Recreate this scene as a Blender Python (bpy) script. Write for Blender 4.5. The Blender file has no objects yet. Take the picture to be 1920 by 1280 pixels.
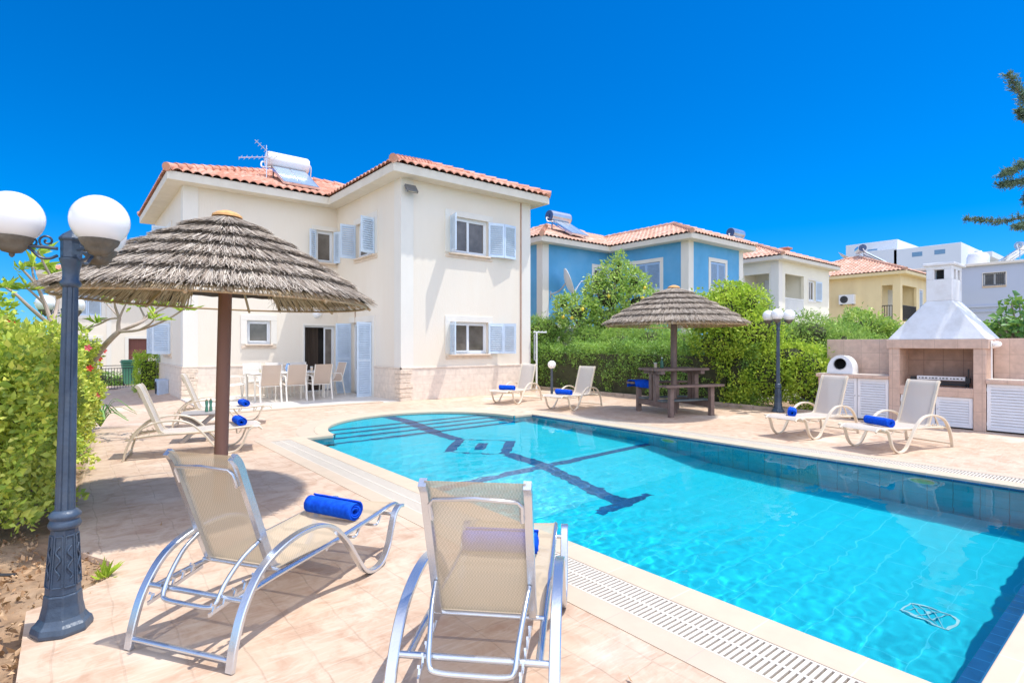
import bpy, bmesh, math, random
import numpy as np
from mathutils import Vector, Matrix, geometry
PI = math.pi
S = bpy.context.scene
C = S.collection
R = math.radians
rnd = random.Random(7)

# ---------------------------------------------------------------- helpers
def link(o, parent=None):
    C.objects.link(o)
    if parent is not None: o.parent = parent
    return o
def tag(o, label=None, cat=None, group=None, kind=None):
    if label: o['label'] = label
    if cat: o['category'] = cat
    if group: o['group'] = group
    if kind: o['kind'] = kind
    return o
def thing(name, label, cat, loc=(0, 0, 0), rz=0.0, group=None):
    o = bpy.data.objects.new(name, None)
    o.empty_display_size = 0.2
    C.objects.link(o)
    o.location = loc; o.rotation_euler = (0, 0, rz)
    return tag(o, label, cat, group)
KIDS = {}
def dup(root, loc, rz, label=None, group=None, swap=None):
    """a copy of a thing, its parts and their sub-parts"""
    def rec(o, parent):
        c = o.copy(); C.objects.link(c)
        if parent is not None: c.parent = parent
        if swap and o.type == 'MESH' and o.data.materials and o.data.materials[0] in swap:
            key = (o.data.name, swap[o.data.materials[0]].name)
            if key not in KIDS:
                d = o.data.copy(); d.materials[0] = swap[o.data.materials[0]]; KIDS[key] = d
            c.data = KIDS[key]
        for ch in list(o.children): rec(ch, c)
        return c
    r = rec(root, None)
    r.location = loc; r.rotation_euler = (root.rotation_euler[0], root.rotation_euler[1], rz)
    if label: r['label'] = label
    if group: r['group'] = group
    return r

class MB:
    def __init__(s): s.v = []; s.f = []; s.mi = []; s.m = 0; s.M = None
    def add(s, vs, fs):
        b = len(s.v)
        if s.M is not None: vs = [tuple(s.M @ Vector(p)) for p in vs]
        s.v += [tuple(p) for p in vs]
        s.f += [tuple(b + i for i in f) for f in fs]
        s.mi += [s.m] * len(fs)
        return s
    def box(s, x0, x1, y0, y1, z0, z1):
        return s.add([(x0,y0,z0),(x1,y0,z0),(x1,y1,z0),(x0,y1,z0),(x0,y0,z1),(x1,y0,z1),(x1,y1,z1),(x0,y1,z1)],
              [(0,3,2,1),(4,5,6,7),(0,1,5,4),(1,2,6,5),(2,3,7,6),(3,0,4,7)])
    def obox(s, c, size, M=None):
        hx, hy, hz = size[0]/2, size[1]/2, size[2]/2
        pts = [Vector(p) for p in [(-hx,-hy,-hz),(hx,-hy,-hz),(hx,hy,-hz),(-hx,hy,-hz),(-hx,-hy,hz),(hx,-hy,hz),(hx,hy,hz),(-hx,hy,hz)]]
        if M is not None: pts = [M @ p for p in pts]
        c = Vector(c)
        return s.add([tuple(c + p) for p in pts], [(0,3,2,1),(4,5,6,7),(0,1,5,4),(1,2,6,5),(2,3,7,6),(3,0,4,7)])
    def prism(s, poly, z0, z1):
        n = len(poly)
        return s.add([(x,y,z0) for x,y in poly] + [(x,y,z1) for x,y in poly],
            [tuple(range(n))[::-1], tuple(range(n,2*n))] + [(i,(i+1)%n,n+(i+1)%n,n+i) for i in range(n)])
    def section(s, pts, prof, closed=False, caps=True, up=(0,0,1)):
        """sweep a 2D profile (list of (a,b)) along pts; a along the side vector, b along the 'up' vector; r may scale"""
        P = [Vector(p) for p in pts]; n = len(P); k = len(prof)
        up0 = Vector(up); vs = []; prev = None
        for i in range(n):
            if closed: t = P[(i+1)%n] - P[i-1]
            else: t = P[min(i+1,n-1)] - P[max(i-1,0)]
            if t.length < 1e-9: t = Vector((0,0,1))
            t.normalize()
            side = t.cross(up0 if prev is None else prev)
            if side.length < 1e-4: side = t.cross(Vector((1,0,0)))
            if side.length < 1e-4: side = t.cross(Vector((0,1,0)))
            side.normalize(); u = side.cross(t).normalized()
            prev = u
            sc = 1.0
            for a, b in prof: vs.append(tuple(P[i] + side*a*sc + u*b*sc))
        fs = []
        for i in range(n if closed else n-1):
            j = (i+1) % n
            for q in range(k):
                r = (q+1) % k
                fs.append((i*k+q, i*k+r, j*k+r, j*k+q))
        if caps and not closed:
            fs.append(tuple(range(k))[::-1]); fs.append(tuple((n-1)*k+q for q in range(k)))
        return s.add(vs, fs)
    def tube(s, pts, r, n=8, closed=False, caps=True, r1=None):
        if r1 is None:
            return s.section(pts, [(r*math.cos(2*PI*i/n), r*math.sin(2*PI*i/n)) for i in range(n)], closed, caps)
        P = [Vector(p) for p in pts]; m = len(P); vs = []; prev = Vector((0.13,0.27,0.95)).normalized()
        for i in range(m):
            t = (P[min(i+1,m-1)] - P[max(i-1,0)]).normalized()
            side = t.cross(prev)
            if side.length < 1e-4: side = t.cross(Vector((1,0,0)))
            side.normalize(); u = side.cross(t).normalized(); prev = u
            rr = r + (r1-r)*i/(m-1)
            for q in range(n):
                a = 2*PI*q/n; vs.append(tuple(P[i] + side*rr*math.cos(a) + u*rr*math.sin(a)))
        fs = [(i*n+q, i*n+(q+1)%n, (i+1)*n+(q+1)%n, (i+1)*n+q) for i in range(m-1) for q in range(n)]
        fs += [tuple(range(n))[::-1], tuple((m-1)*n+q for q in range(n))]
        return s.add(vs, fs)
    def bar(s, pts, w, h, up=(0,0,1), closed=False):
        return s.section(pts, [(-w/2,-h/2),(w/2,-h/2),(w/2,h/2),(-w/2,h/2)], closed, True, up)
    def lathe(s, prof, n=24, c=(0,0,0), sq=1.0):
        vs = []; fs = []; k = len(prof)
        for r, z in prof:
            for q in range(n):
                a = 2*PI*q/n; vs.append((c[0]+r*math.cos(a), c[1]+r*math.sin(a)*sq, c[2]+z))
        for i in range(k-1):
            for q in range(n): fs.append((i*n+q, i*n+(q+1)%n, (i+1)*n+(q+1)%n, (i+1)*n+q))
        if prof[0][0] > 1e-6: fs.append(tuple(range(n))[::-1])
        if prof[-1][0] > 1e-6: fs.append(tuple((k-1)*n+q for q in range(n)))
        return s.add(vs, fs)
    def ball(s, c, r, n=16, m=10, sc=(1,1,1)):
        prof = [(max(r*math.sin(PI*i/m),1e-5), -r*math.cos(PI*i/m)) for i in range(m+1)]
        vs = []; fs = []
        for rr, z in prof:
            for q in range(n):
                a = 2*PI*q/n; vs.append((c[0]+rr*math.cos(a)*sc[0], c[1]+rr*math.sin(a)*sc[1], c[2]+z*sc[2]))
        for i in range(m):
            for q in range(n): fs.append((i*n+q, i*n+(q+1)%n, (i+1)*n+(q+1)%n, (i+1)*n+q))
        return s.add(vs, fs)
    def build(s, name, mats, parent=None, smooth=False, bevel=0.0, seg=2, angle=35):
        me = bpy.data.meshes.new(name); me.from_pydata(s.v, [], s.f); 
        if not isinstance(mats, (list, tuple)): mats = [mats]
        for m in mats: me.materials.append(m)
        if len(mats) > 1: me.polygons.foreach_set('material_index', s.mi)
        me.update()
        if smooth:
            me.polygons.foreach_set('use_smooth', [True]*len(me.polygons))
            me.set_sharp_from_angle(angle=R(angle))
        o = bpy.data.objects.new(name, me); link(o, parent)
        if bevel > 0:
            b = o.modifiers.new('edge', 'BEVEL'); b.width = bevel; b.segments = seg; b.limit_method = 'ANGLE'; b.angle_limit = R(40)
            b.use_clamp_overlap = True
        return o

def mesh_np(name, V, F, mats, parent=None, mi=None, smooth=False, col=None):
    """V (n,3), F (m,k) uniform faces"""
    me = bpy.data.meshes.new(name)
    V = np.asarray(V, np.float32); F = np.asarray(F, np.int32); k = F.shape[1]
    me.vertices.add(len(V)); me.vertices.foreach_set('co', V.ravel())
    me.loops.add(F.size); me.loops.foreach_set('vertex_index', F.ravel())
    me.polygons.add(len(F)); me.polygons.foreach_set('loop_start', np.arange(0, F.size, k, dtype=np.int32))
    me.polygons.foreach_set('loop_total', np.full(len(F), k, np.int32))
    if not isinstance(mats, (list, tuple)): mats = [mats]
    for m in mats: me.materials.append(m)
    if mi is not None: me.polygons.foreach_set('material_index', np.asarray(mi, np.int32))
    if smooth: me.polygons.foreach_set('use_smooth', np.ones(len(F), bool))
    me.update(calc_edges=True); me.validate()
    o = bpy.data.objects.new(name, me); link(o, parent)
    return o

# ---------------------------------------------------------------- materials
MATS = {}
class NT:
    def __init__(s, name):
        s.m = bpy.data.materials.new(name); s.m.use_nodes = True
        s.t = s.m.node_tree; s.t.nodes.clear(); s.N = s.t.nodes
    def n(s, typ, **kw):
        x = s.N.new('ShaderNode' + typ)
        for k, v in kw.items():
            if k.startswith('i_'):
                x.inputs[k[2:].replace('_', ' ')].default_value = v
            else: setattr(x, k, v)
        return x
    def l(s, a, b): s.t.links.new(a, b)
    def ramp(s, fac, stops, interp='LINEAR'):
        r = s.n('ValToRGB'); cr = r.color_ramp; cr.interpolation = interp
        while len(cr.elements) > 1: cr.elements.remove(cr.elements[-1])
        cr.elements[0].position = stops[0][0]; cr.elements[0].color = (*stops[0][1], 1)
        for p, c in stops[1:]:
            e = cr.elements.new(p); e.color = (*c, 1)
        s.l(fac, r.inputs[0]); return r.outputs[0]
    def mix(s, fac, a, b, mode='MIX'):
        x = s.n('Mix', data_type='RGBA', blend_type=mode)
        for i, v in ((0, fac), (6, a), (7, b)):
            if hasattr(v, 'is_linked') or hasattr(v, 'links'): s.l(v, x.inputs[i])
            elif isinstance(v, (int, float)): x.inputs[i].default_value = v
            else: x.inputs[i].default_value = (*v, 1)
        return x.outputs[2]
    def math(s, op, a, b=0.0, c=None):
        x = s.n('Math', operation=op)
        for i, v in enumerate((a, b) if c is None else (a, b, c)):
            if isinstance(v, (int, float)): x.inputs[i].default_value = v
            else: s.l(v, x.inputs[i])
        return x.outputs[0]
    def coords(s, kind='Object', scale=(1,1,1), rot=(0,0,0), loc=(0,0,0)):
        mp = s.n('Mapping')
        mp.inputs['Scale'].default_value = scale; mp.inputs['Rotation'].default_value = rot; mp.inputs['Location'].default_value = loc
        if kind == 'World': s.l(s.n('NewGeometry').outputs['Position'], mp.inputs[0])
        else: s.l(s.n('TexCoord').outputs[kind], mp.inputs[0])
        return mp.outputs[0]
    def noise(s, vec, scale, detail=4, rough=0.55, dist=0.0):
        x = s.n('TexNoise'); x.inputs['Scale'].default_value = scale; x.inputs['Detail'].default_value = detail
        x.inputs['Roughness'].default_value = rough; x.inputs['Distortion'].default_value = dist
        s.l(vec, x.inputs['Vector']); return x.outputs['Fac']
    def bump(s, h, strength=0.3, dist=0.01, normal=None):
        b = s.n('Bump'); b.inputs['Strength'].default_value = strength; b.inputs['Distance'].default_value = dist
        s.l(h, b.inputs['Height'])
        if normal is not None: s.l(normal, b.inputs['Normal'])
        return b.outputs[0]
    def principled(s, base, rough=0.6, metal=0.0, normal=None, spec=0.5, **kw):
        p = s.n('BsdfPrincipled')
        if hasattr(base, 'links'): s.l(base, p.inputs['Base Color'])
        else: p.inputs['Base Color'].default_value = (*base, 1)
        if hasattr(rough, 'links'): s.l(rough, p.inputs['Roughness'])
        else: p.inputs['Roughness'].default_value = rough
        p.inputs['Metallic'].default_value = metal
        p.inputs['Specular IOR Level'].default_value = spec
        for k, v in kw.items(): p.inputs[k.replace('_', ' ')].default_value = v
        if normal is not None: s.l(normal, p.inputs['Normal'])
        return p.outputs[0]
    def out(s, sh):
        o = s.n('OutputMaterial'); s.l(sh, o.inputs[0]); return s.m

def M(name, col, rough=0.6, var=0.12, scale=6.0, metal=0.0, bump=0.0, bscale=60.0, spec=0.5, kind='Object', dirt=None, dscale=1.5, damt=0.3, stretch=(1,1,1)):
    """plain painted / stone / metal surface with soft uneven tone, optional stain colour and fine relief"""
    if name in MATS: return MATS[name]
    t = NT(name); v = t.coords(kind, scale=stretch)
    a = t.noise(v, scale, 5)
    lo = tuple(c*(1-var) for c in col); hi = tuple(min(1, c*(1+var)) for c in col)
    base = t.ramp(a, [(0.3, lo), (0.7, hi)])
    if dirt is not None:
        d = t.ramp(t.noise(v, dscale, 6, 0.65), [(0.45, (0,0,0)), (0.75, (1,1,1))])
        base = t.mix(t.math('MULTIPLY', d, damt), base, dirt)
    nrm = None
    if bump > 0: nrm = t.bump(t.noise(v, bscale, 3), bump, 0.01)
    MATS[name] = t.out(t.principled(base, rough, metal, nrm, spec))
    return MATS[name]
SUN_E = 3.0; SKY_S = 0.15; SKY_SAT = 1.14; SKY_HUE = 0.5; SKY_G = 1.0; SKY_K = 1.0; SKY_T = (0.24,0.49,0.78); GLOW = 0.6; SKY_FILL = 1.0; EXPO = 0.60; LEAFK = 1.6
POOLC = (0.012,0.565,0.69); POOLWC = (0.004,0.47,0.60); WAVE = 0.00095
# ---------------------------------------------------------------- camera, sky, sun
cam = bpy.data.cameras.new('camera'); co = bpy.data.objects.new('camera', cam); C.objects.link(co)
co.location = (0, 0, 1.5); co.rotation_euler = (R(90), 0, R(-39.1))
cam.sensor_width = 36.0; cam.lens = 1031/1920*36.0; cam.shift_y = 5/1920; cam.clip_end = 3000; cam.clip_start = 0.05
S.camera = co
SUN_DIR = Vector((-1.4, 1.0, -4.8)).normalized()        # the way the light travels
sl = bpy.data.lights.new('sun', 'SUN'); sl.energy = SUN_E; sl.angle = R(0.5); sl.color = (1.0, 0.965, 0.90)
so = bpy.data.objects.new('sun', sl); C.objects.link(so)
so.rotation_euler = SUN_DIR.to_track_quat('-Z', 'Y').to_euler()
to_sun = -SUN_DIR
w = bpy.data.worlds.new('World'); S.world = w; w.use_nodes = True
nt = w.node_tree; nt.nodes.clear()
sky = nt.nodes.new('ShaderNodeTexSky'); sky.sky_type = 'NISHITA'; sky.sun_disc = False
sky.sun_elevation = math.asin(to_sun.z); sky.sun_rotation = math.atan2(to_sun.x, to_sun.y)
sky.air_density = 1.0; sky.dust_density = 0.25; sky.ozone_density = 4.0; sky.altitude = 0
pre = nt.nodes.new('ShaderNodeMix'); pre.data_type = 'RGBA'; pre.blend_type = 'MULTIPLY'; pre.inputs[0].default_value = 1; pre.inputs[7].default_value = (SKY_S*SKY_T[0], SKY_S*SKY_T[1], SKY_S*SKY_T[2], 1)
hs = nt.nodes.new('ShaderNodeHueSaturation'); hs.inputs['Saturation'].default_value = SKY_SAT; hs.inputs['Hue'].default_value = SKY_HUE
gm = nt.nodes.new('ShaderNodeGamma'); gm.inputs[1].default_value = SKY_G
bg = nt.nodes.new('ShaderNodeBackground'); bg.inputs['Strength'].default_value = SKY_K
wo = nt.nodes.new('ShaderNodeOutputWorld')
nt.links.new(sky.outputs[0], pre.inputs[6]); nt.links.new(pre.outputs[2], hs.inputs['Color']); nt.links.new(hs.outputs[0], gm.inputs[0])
# sky glow added round the high sun, out of frame, as fill light
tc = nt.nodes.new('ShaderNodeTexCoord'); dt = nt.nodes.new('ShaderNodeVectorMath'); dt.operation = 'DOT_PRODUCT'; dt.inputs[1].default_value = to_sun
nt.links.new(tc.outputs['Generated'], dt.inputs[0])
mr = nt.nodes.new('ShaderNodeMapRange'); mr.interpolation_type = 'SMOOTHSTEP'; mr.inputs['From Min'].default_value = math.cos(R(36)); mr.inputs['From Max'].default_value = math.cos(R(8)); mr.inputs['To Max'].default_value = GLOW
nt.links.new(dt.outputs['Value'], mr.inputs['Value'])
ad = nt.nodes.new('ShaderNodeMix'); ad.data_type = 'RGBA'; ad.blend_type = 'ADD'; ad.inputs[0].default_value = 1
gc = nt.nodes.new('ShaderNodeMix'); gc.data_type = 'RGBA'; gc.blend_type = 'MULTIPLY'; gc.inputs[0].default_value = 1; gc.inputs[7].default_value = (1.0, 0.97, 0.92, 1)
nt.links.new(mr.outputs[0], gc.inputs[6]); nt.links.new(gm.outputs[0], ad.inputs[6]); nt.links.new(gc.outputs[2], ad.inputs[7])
# broad bright lobe added to the sky behind the viewer, to fill shaded walls
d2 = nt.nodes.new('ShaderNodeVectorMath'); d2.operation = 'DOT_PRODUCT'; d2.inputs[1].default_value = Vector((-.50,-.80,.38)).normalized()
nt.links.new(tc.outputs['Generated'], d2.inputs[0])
m2 = nt.nodes.new('ShaderNodeMapRange'); m2.interpolation_type = 'SMOOTHSTEP'; m2.inputs['From Min'].default_value = math.cos(R(82)); m2.inputs['From Max'].default_value = math.cos(R(20)); m2.inputs['To Max'].default_value = SKY_FILL
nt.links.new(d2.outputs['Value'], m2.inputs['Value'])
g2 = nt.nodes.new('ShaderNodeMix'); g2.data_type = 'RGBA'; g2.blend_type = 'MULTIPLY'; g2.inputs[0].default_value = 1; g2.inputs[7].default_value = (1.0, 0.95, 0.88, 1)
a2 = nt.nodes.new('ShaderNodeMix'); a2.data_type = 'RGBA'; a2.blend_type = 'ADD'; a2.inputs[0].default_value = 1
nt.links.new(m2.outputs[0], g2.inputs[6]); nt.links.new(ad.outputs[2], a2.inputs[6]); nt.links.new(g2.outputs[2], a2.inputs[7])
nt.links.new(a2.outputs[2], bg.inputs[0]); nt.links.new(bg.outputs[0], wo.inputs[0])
S.view_settings.view_transform = 'Standard'; S.view_settings.look = 'None'; S.view_settings.exposure = EXPO; S.view_settings.gamma = 1
S.render.engine = 'CYCLES'
S.cycles.caustics_refractive = True; S.cycles.caustics_reflective = False
S.cycles.max_bounces = 10; S.cycles.transmission_bounces = 8; S.cycles.transparent_max_bounces = 12; S.cycles.diffuse_bounces = 4
S.cycles.sample_clamp_indirect = 6.0; S.cycles.sample_clamp_direct = 0
S.cycles.use_denoising = True; S.cycles.denoising_prefilter = 'ACCURATE'; S.cycles.use_adaptive_sampling = False

# ---------------------------------------------------------------- surfaces of the setting
def deck_mat():
    t = NT('stamped_concrete'); v = t.coords('World')
    d = t.n('TexBrick', offset=0.37, squash=1.7, squash_frequency=3)
    wv = t.n('TexNoise'); wv.inputs['Scale'].default_value = 2.2; wv.inputs['Detail'].default_value = 4; t.l(v, wv.inputs['Vector'])
    wa = t.n('VectorMath', operation='SCALE'); wa.inputs['Scale'].default_value = .09; t.l(wv.outputs['Color'], wa.inputs[0])
    wb = t.n('VectorMath', operation='ADD'); t.l(t.coords('World', rot=(0,0,R(90))), wb.inputs[0]); t.l(wa.outputs[0], wb.inputs[1]); t.l(wb.outputs[0], d.inputs['Vector'])
    d.inputs['Scale'].default_value = 1.0; d.inputs['Brick Width'].default_value = 0.46; d.inputs['Row Height'].default_value = 0.245
    d.inputs['Mortar Size'].default_value = 0.0055; d.inputs['Mortar Smooth'].default_value = 0.5; d.inputs['Bias'].default_value = 0
    d.inputs['Color1'].default_value = (0.0,0.0,0.0,1); d.inputs['Color2'].default_value = (1,1,1,1); d.inputs['Mortar'].default_value = (0.5,0.5,0.5,1)
    # warp the joints a little
    big = t.noise(v, 0.7, 5, 0.6); sm = t.noise(v, 5.0, 8, 0.68, 0.8)
    grain = t.noise(t.coords('World', scale=(2.0, 14.0, 4), rot=(0,0,R(20))), 2.2, 7, 0.65, 1.2)
    base = t.ramp(big, [(0.3, (0.52,0.37,0.26)), (0.5, (0.60,0.45,0.33)), (0.72, (0.66,0.53,0.415))])
    base = t.mix(t.ramp(sm, [(0.44,(0,0,0)),(0.66,(0.95,0.95,0.95))]), base, (0.45,0.285,0.19))
    base = t.mix(t.ramp(grain, [(0.5,(0,0,0)),(0.72,(0.6,0.6,0.6))]), base, (0.70,0.59,0.475))
    base = t.mix(t.math('MULTIPLY', d.outputs['Color'], 0.13), base, (0.50,0.375,0.275))
    bleach = t.ramp(t.noise(v, 0.45, 4, 0.6), [(0.58,(0,0,0)),(0.68,(0.7,0.7,0.7))])
    base = t.mix(bleach, base, (0.74,0.67,0.58))
    base = t.mix(t.math('MULTIPLY', d.outputs['Fac'], t.ramp(t.noise(v, 3.0, 4), [(.38,(.03,.03,.03)),(.68,(.42,.42,.42))])), base, (0.27,0.18,0.13))
    h = t.math('SUBTRACT', t.math('MULTIPLY', grain, 0.5), d.outputs['Fac'])
    return t.out(t.principled(base, 0.62, 0, t.bump(h, 0.35, 0.006), 0.35))
DECK = deck_mat()
def tile_mat(name, col, mortar, w, h, rot=0, msize=0.006, var=0.08, rough=0.35, kind='World', axes=None, bump=0.15, off=0.5, spec=0.5, sc=5, mort_amt=1.0, stain=None):
    t = NT(name); src = t.coords(kind)
    if axes:                                   # pick which two axes carry the pattern
        sp = t.n('SeparateXYZ'); t.l(src, sp.inputs[0]); cb = t.n('CombineXYZ')
        t.l(sp.outputs[axes[0]], cb.inputs[0]); t.l(sp.outputs[axes[1]], cb.inputs[1]); vec = cb.outputs[0]
    else:
        vec = t.coords(kind, rot=(0,0,rot))
    d = t.n('TexBrick', offset=off); t.l(vec, d.inputs['Vector'])
    d.inputs['Scale'].default_value = 1.0; d.inputs['Brick Width'].default_value = w; d.inputs['Row Height'].default_value = h
    d.inputs['Mortar Size'].default_value = msize; d.inputs['Mortar Smooth'].default_value = 0.3
    d.inputs['Color1'].default_value = (0,0,0,1); d.inputs['Color2'].default_value = (1,1,1,1); d.inputs['Mortar'].default_value = (0.5,0.5,0.5,1)
    n = t.noise(src, sc, 6, 0.6)
    lo = tuple(c*(1-var) for c in col); hi = tuple(min(1,c*(1+var)) for c in col)
    base = t.ramp(n, [(0.3, lo), (0.7, hi)])
    base = t.mix(t.math('MULTIPLY', d.outputs['Color'], min(1, var*1.6)), base, tuple(c*0.82 for c in col))
    if stain: base = t.mix(t.ramp(t.noise(src, 1.3, 6, 0.7), [(0.5,(0,0,0)),(0.8,(0.5,0.5,0.5))]), base, stain)
    base = t.mix(t.math('MULTIPLY', d.outputs['Fac'], mort_amt), base, mortar)
    nrm = t.bump(t.math('SUBTRACT', t.math('MULTIPLY', n, 0.3), d.outputs['Fac']), bump, 0.004)
    return t.out(t.principled(base, rough, 0, nrm, spec))
COPING = tile_mat('coping_tile', (0.60,0.475,0.345), (0.62,0.54,0.44), 0.48, 0.5, msize=0.004, rough=0.55, var=0.05, rot=R(90), off=0)
BORDER = tile_mat('border_tile', (0.56,0.45,0.335), (0.50,0.41,0.32), 0.5, 0.5, msize=0.004, rough=0.55, var=0.05, off=0)
PATIO_T = tile_mat('patio_tile', (0.68,0.64,0.58), (0.55,0.5,0.45), 0.33, 0.33, off=0, msize=0.004, rough=0.4, var=0.05)
POOL_T = tile_mat('pool_floor_tile', POOLC, tuple(c*1.08+0.04 for c in POOLC), 0.60, 0.30, msize=0.0045, rough=0.3, var=0.07, off=0.5, sc=3)
POOL_W = tile_mat('pool_wall_tile', POOLWC, tuple(c*0.62 for c in POOLWC), 0.24, 0.48, msize=0.006, rough=0.3, var=0.16, axes=(1,2), off=0, sc=2.5, stain=(0.05,0.33,0.30))
POOL_WX = tile_mat('pool_end_wall_tile', POOLWC, tuple(c*0.62 for c in POOLWC), 0.24, 0.48, msize=0.006, rough=0.3, var=0.16, axes=(0,2), off=0, sc=2.5)
NAVY = tile_mat('navy_tile', (0.010,0.10,0.25), (0.02,0.18,0.40), 0.12, 0.12, off=0, msize=0.004, rough=0.3, var=0.25)
SOIL = M('dry_soil', (0.30,0.19,0.11), 0.95, 0.35, 9, bump=0.8, bscale=40, kind='World', dirt=(0.48,0.34,0.22), dscale=5, damt=0.8)
EARTH = M('open_ground', (0.40,0.34,0.25), 0.95, 0.2, 0.4, kind='World', dirt=(0.2,0.22,0.1), dscale=0.1, damt=0.5)

# pool plan
PX0, PX1, PY0, PY1 = 2.96, 7.79, 0.56, 8.9
AC, AR = 5.37, 1.92
arc = [(AC+AR*math.cos(a), PY1+AR*math.sin(a)) for a in [PI*i/40 for i in range(41)]]
outline = [(PX0,PY0),(PX1,PY0),(PX1,PY1)] + arc + [(PX0,PY1)]
def deck_z(x, y):
    a = min(1, max(0, (y-11)/5)); b = min(1, max(0, (2.6-x)/1.2))
    return -0.18*(a*a*(3-2*a))*b
def deck():
    AO = 2.42
    hole = [(2.27,0.15),(8.42,0.15),(8.42,8.9),(AC+AO,8.9)] + [(AC+AO*math.cos(PI*i/40), 8.9+AO*math.sin(PI*i/40)) for i in range(1,40)] + [(AC-AO,8.9),(2.27,8.9)]
    outer = [(-0.17,-6),(13.4,-6),(13.4,27),(0.0,27),(0.0,5.3),(0.1,5.0),(0.24,4.7),(0.22,4.38),(0.02,4.2),(-0.17,4.12)]
    vs = outer + hole; no = len(outer); nh = len(hole)
    ed = [(i,(i+1)%no) for i in range(no)] + [(no+i, no+(i+1)%nh) for i in range(nh)]
    for x in (0.4,1.0,1.5,2.0,2.4,2.8,4.0):
        for y in (11,12,13,14,15,16,17,20,24): vs.append((x,y))
    V, E, F, *_ = geometry.delaunay_2d_cdt([Vector(p) for p in vs], ed, [], 0, 1e-5)
    def inside(p, poly):
        c = False; n = len(poly)
        for i in range(n):
            (x1,y1),(x2,y2) = poly[i], poly[i-1]
            if (y1 > p[1]) != (y2 > p[1]) and p[0] < (x2-x1)*(p[1]-y1)/(y2-y1)+x1: c = not c
        return c
    fs = []
    for f in F:
        cx = sum(V[i][0] for i in f)/len(f); cy = sum(V[i][1] for i in f)/len(f)
        if inside((cx,cy), outer) and not inside((cx,cy), hole): fs.append(tuple(f))
    b = MB(); b.add([(p[0],p[1],deck_z(p[0],p[1])) for p in V], fs)
    # kerb-like edge faces round the flower bed
    n0 = len(b.v)
    for i in range(3, no):
        (x1,y1),(x2,y2) = outer[i], outer[(i+1)%no]
        b.add([(x1,y1,deck_z(x1,y1)),(x2,y2,deck_z(x2,y2)),(x2,y2,-0.3),(x1,y1,-0.3)], [(0,1,2,3)])
    o = b.build('pool_deck', DECK); tag(o, 'peach stamped concrete paving round the pool', 'paving', kind='structure')
    b = MB(); big = 900
    for (x0,x1,y0,y1) in [(-big,-0.17,-big,big),(13.4,big,-big,big),(-0.17,13.4,27,big),(-0.17,13.4,-big,-6)]:
        b.add([(x0,y0,-0.32),(x1,y0,-0.32),(x1,y1,-0.32),(x0,y1,-0.32)], [(0,1,2,3)])
    b.add([(-0.17,4,-0.32),(0.4,4,-0.32),(0.4,27,-0.32),(-0.17,27,-0.32)], [(0,1,2,3)])
    o = b.build('ground', EARTH); tag(o, 'bare ground beyond the garden', 'ground', kind='structure')
deck()
# coping: inner tile course, and pale border courses outside the grating
b = MB()
OV = 0.02
b.box(2.75,PX0+OV,0.35,9.1,-0.09,0.005); b.box(PX1-OV,8.0,0.35,9.1,-0.09,0.005)
b.box(PX0+OV,PX1-OV,0.35,PY0+OV,-0.09,0.005)
b.box(PX0+OV,AC-AR-0.02,PY1-OV,9.1,-0.09,0.005); b.box(AC+AR+0.02,PX1-OV,PY1-OV,9.1,-0.09,0.005)
ri, ro = AR-OV, AR+0.21
n = 48; prof = []
for i in range(n+1):
    a = PI*i/n; prof.append((math.cos(a), math.sin(a)))
vs = []; 
for c_, s_ in prof:
    vs += [(AC+ri*c_,8.9+ri*s_,-0.09),(AC+ri*c_,8.9+ri*s_,0.0075),(AC+ro*c_,8.9+ro*s_,0.0075),(AC+ro*c_,8.9+ro*s_,-0.09)]
fs = []
for i in range(n):
    for q in range(3): fs.append((4*i+q,4*i+q+1,4*i+5+q,4*i+4+q))
b.add(vs, fs)
o = b.build('pool_coping', COPING, bevel=0.006); tag(o, 'cream coping tiles round the edge of the pool', 'coping', kind='structure')
b = MB()
b.box(2.27,2.44,0.15,8.9,-0.05,0.004); b.box(8.27,8.42,0.15,8.9,-0.05,0.004); b.box(2.44,8.27,0.15,0.35,-0.05,0.004)
vs = []
for c_, s_ in prof:
    vs += [(AC+(ro+0.002)*c_,8.9+(ro+0.002)*s_,0.004),(AC+2.42*c_,8.9+2.42*s_,0.004)]
b.add(vs, [(2*i,2*i+1,2*i+3,2*i+2) for i in range(n)])
b.box(2.44,2.75,9.1,9.2,-0.05,0.003); b.box(8.0,8.27,9.1,9.2,-0.05,0.003); b.box(2.27,3.2,8.9,9.12,-0.05,0.0035); b.box(7.6,8.42,8.9,9.12,-0.05,0.0035)
o = b.build('pool_border', BORDER); tag(o, 'pale tile border outside the pool drain', 'paving', kind='structure')
# channel under the gratings + gratings
b = MB(); b.box(2.44,2.75,0.35,9.1,-0.12,-0.1); b.box(8.0,8.27,0.35,9.1,-0.12,-0.1)
o = b.build('drain_channel', M('channel_floor', (0.50,0.39,0.28), 0.8)); tag(o, 'shallow overflow channel under the gratings', 'channel', kind='structure')
GRATE = M('white_plastic_grating', (0.66,0.59,0.49), 0.4, 0.03)
for (x0,x1,lab) in ((2.44,2.75,'white slotted drain grating running along the near left pool edge'),(8.0,8.27,'white slotted drain grating along the far right pool edge by the barbecue')):
    b = MB(); y = 0.36
    while y < 9.08:
        b.box(x0+0.008,x1-0.008,y,y+0.0195,-0.02,0.001); y += 0.032
    for xx in (x0+0.004, (x0+x1)/2-0.008, x1-0.016): b.box(xx,xx+0.012 if xx != (x0+x1)/2-0.008 else xx+0.018,0.352,9.095,-0.024,0.0022)
    tag(b.build('drain_grating', GRATE), lab, 'grating')
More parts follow.
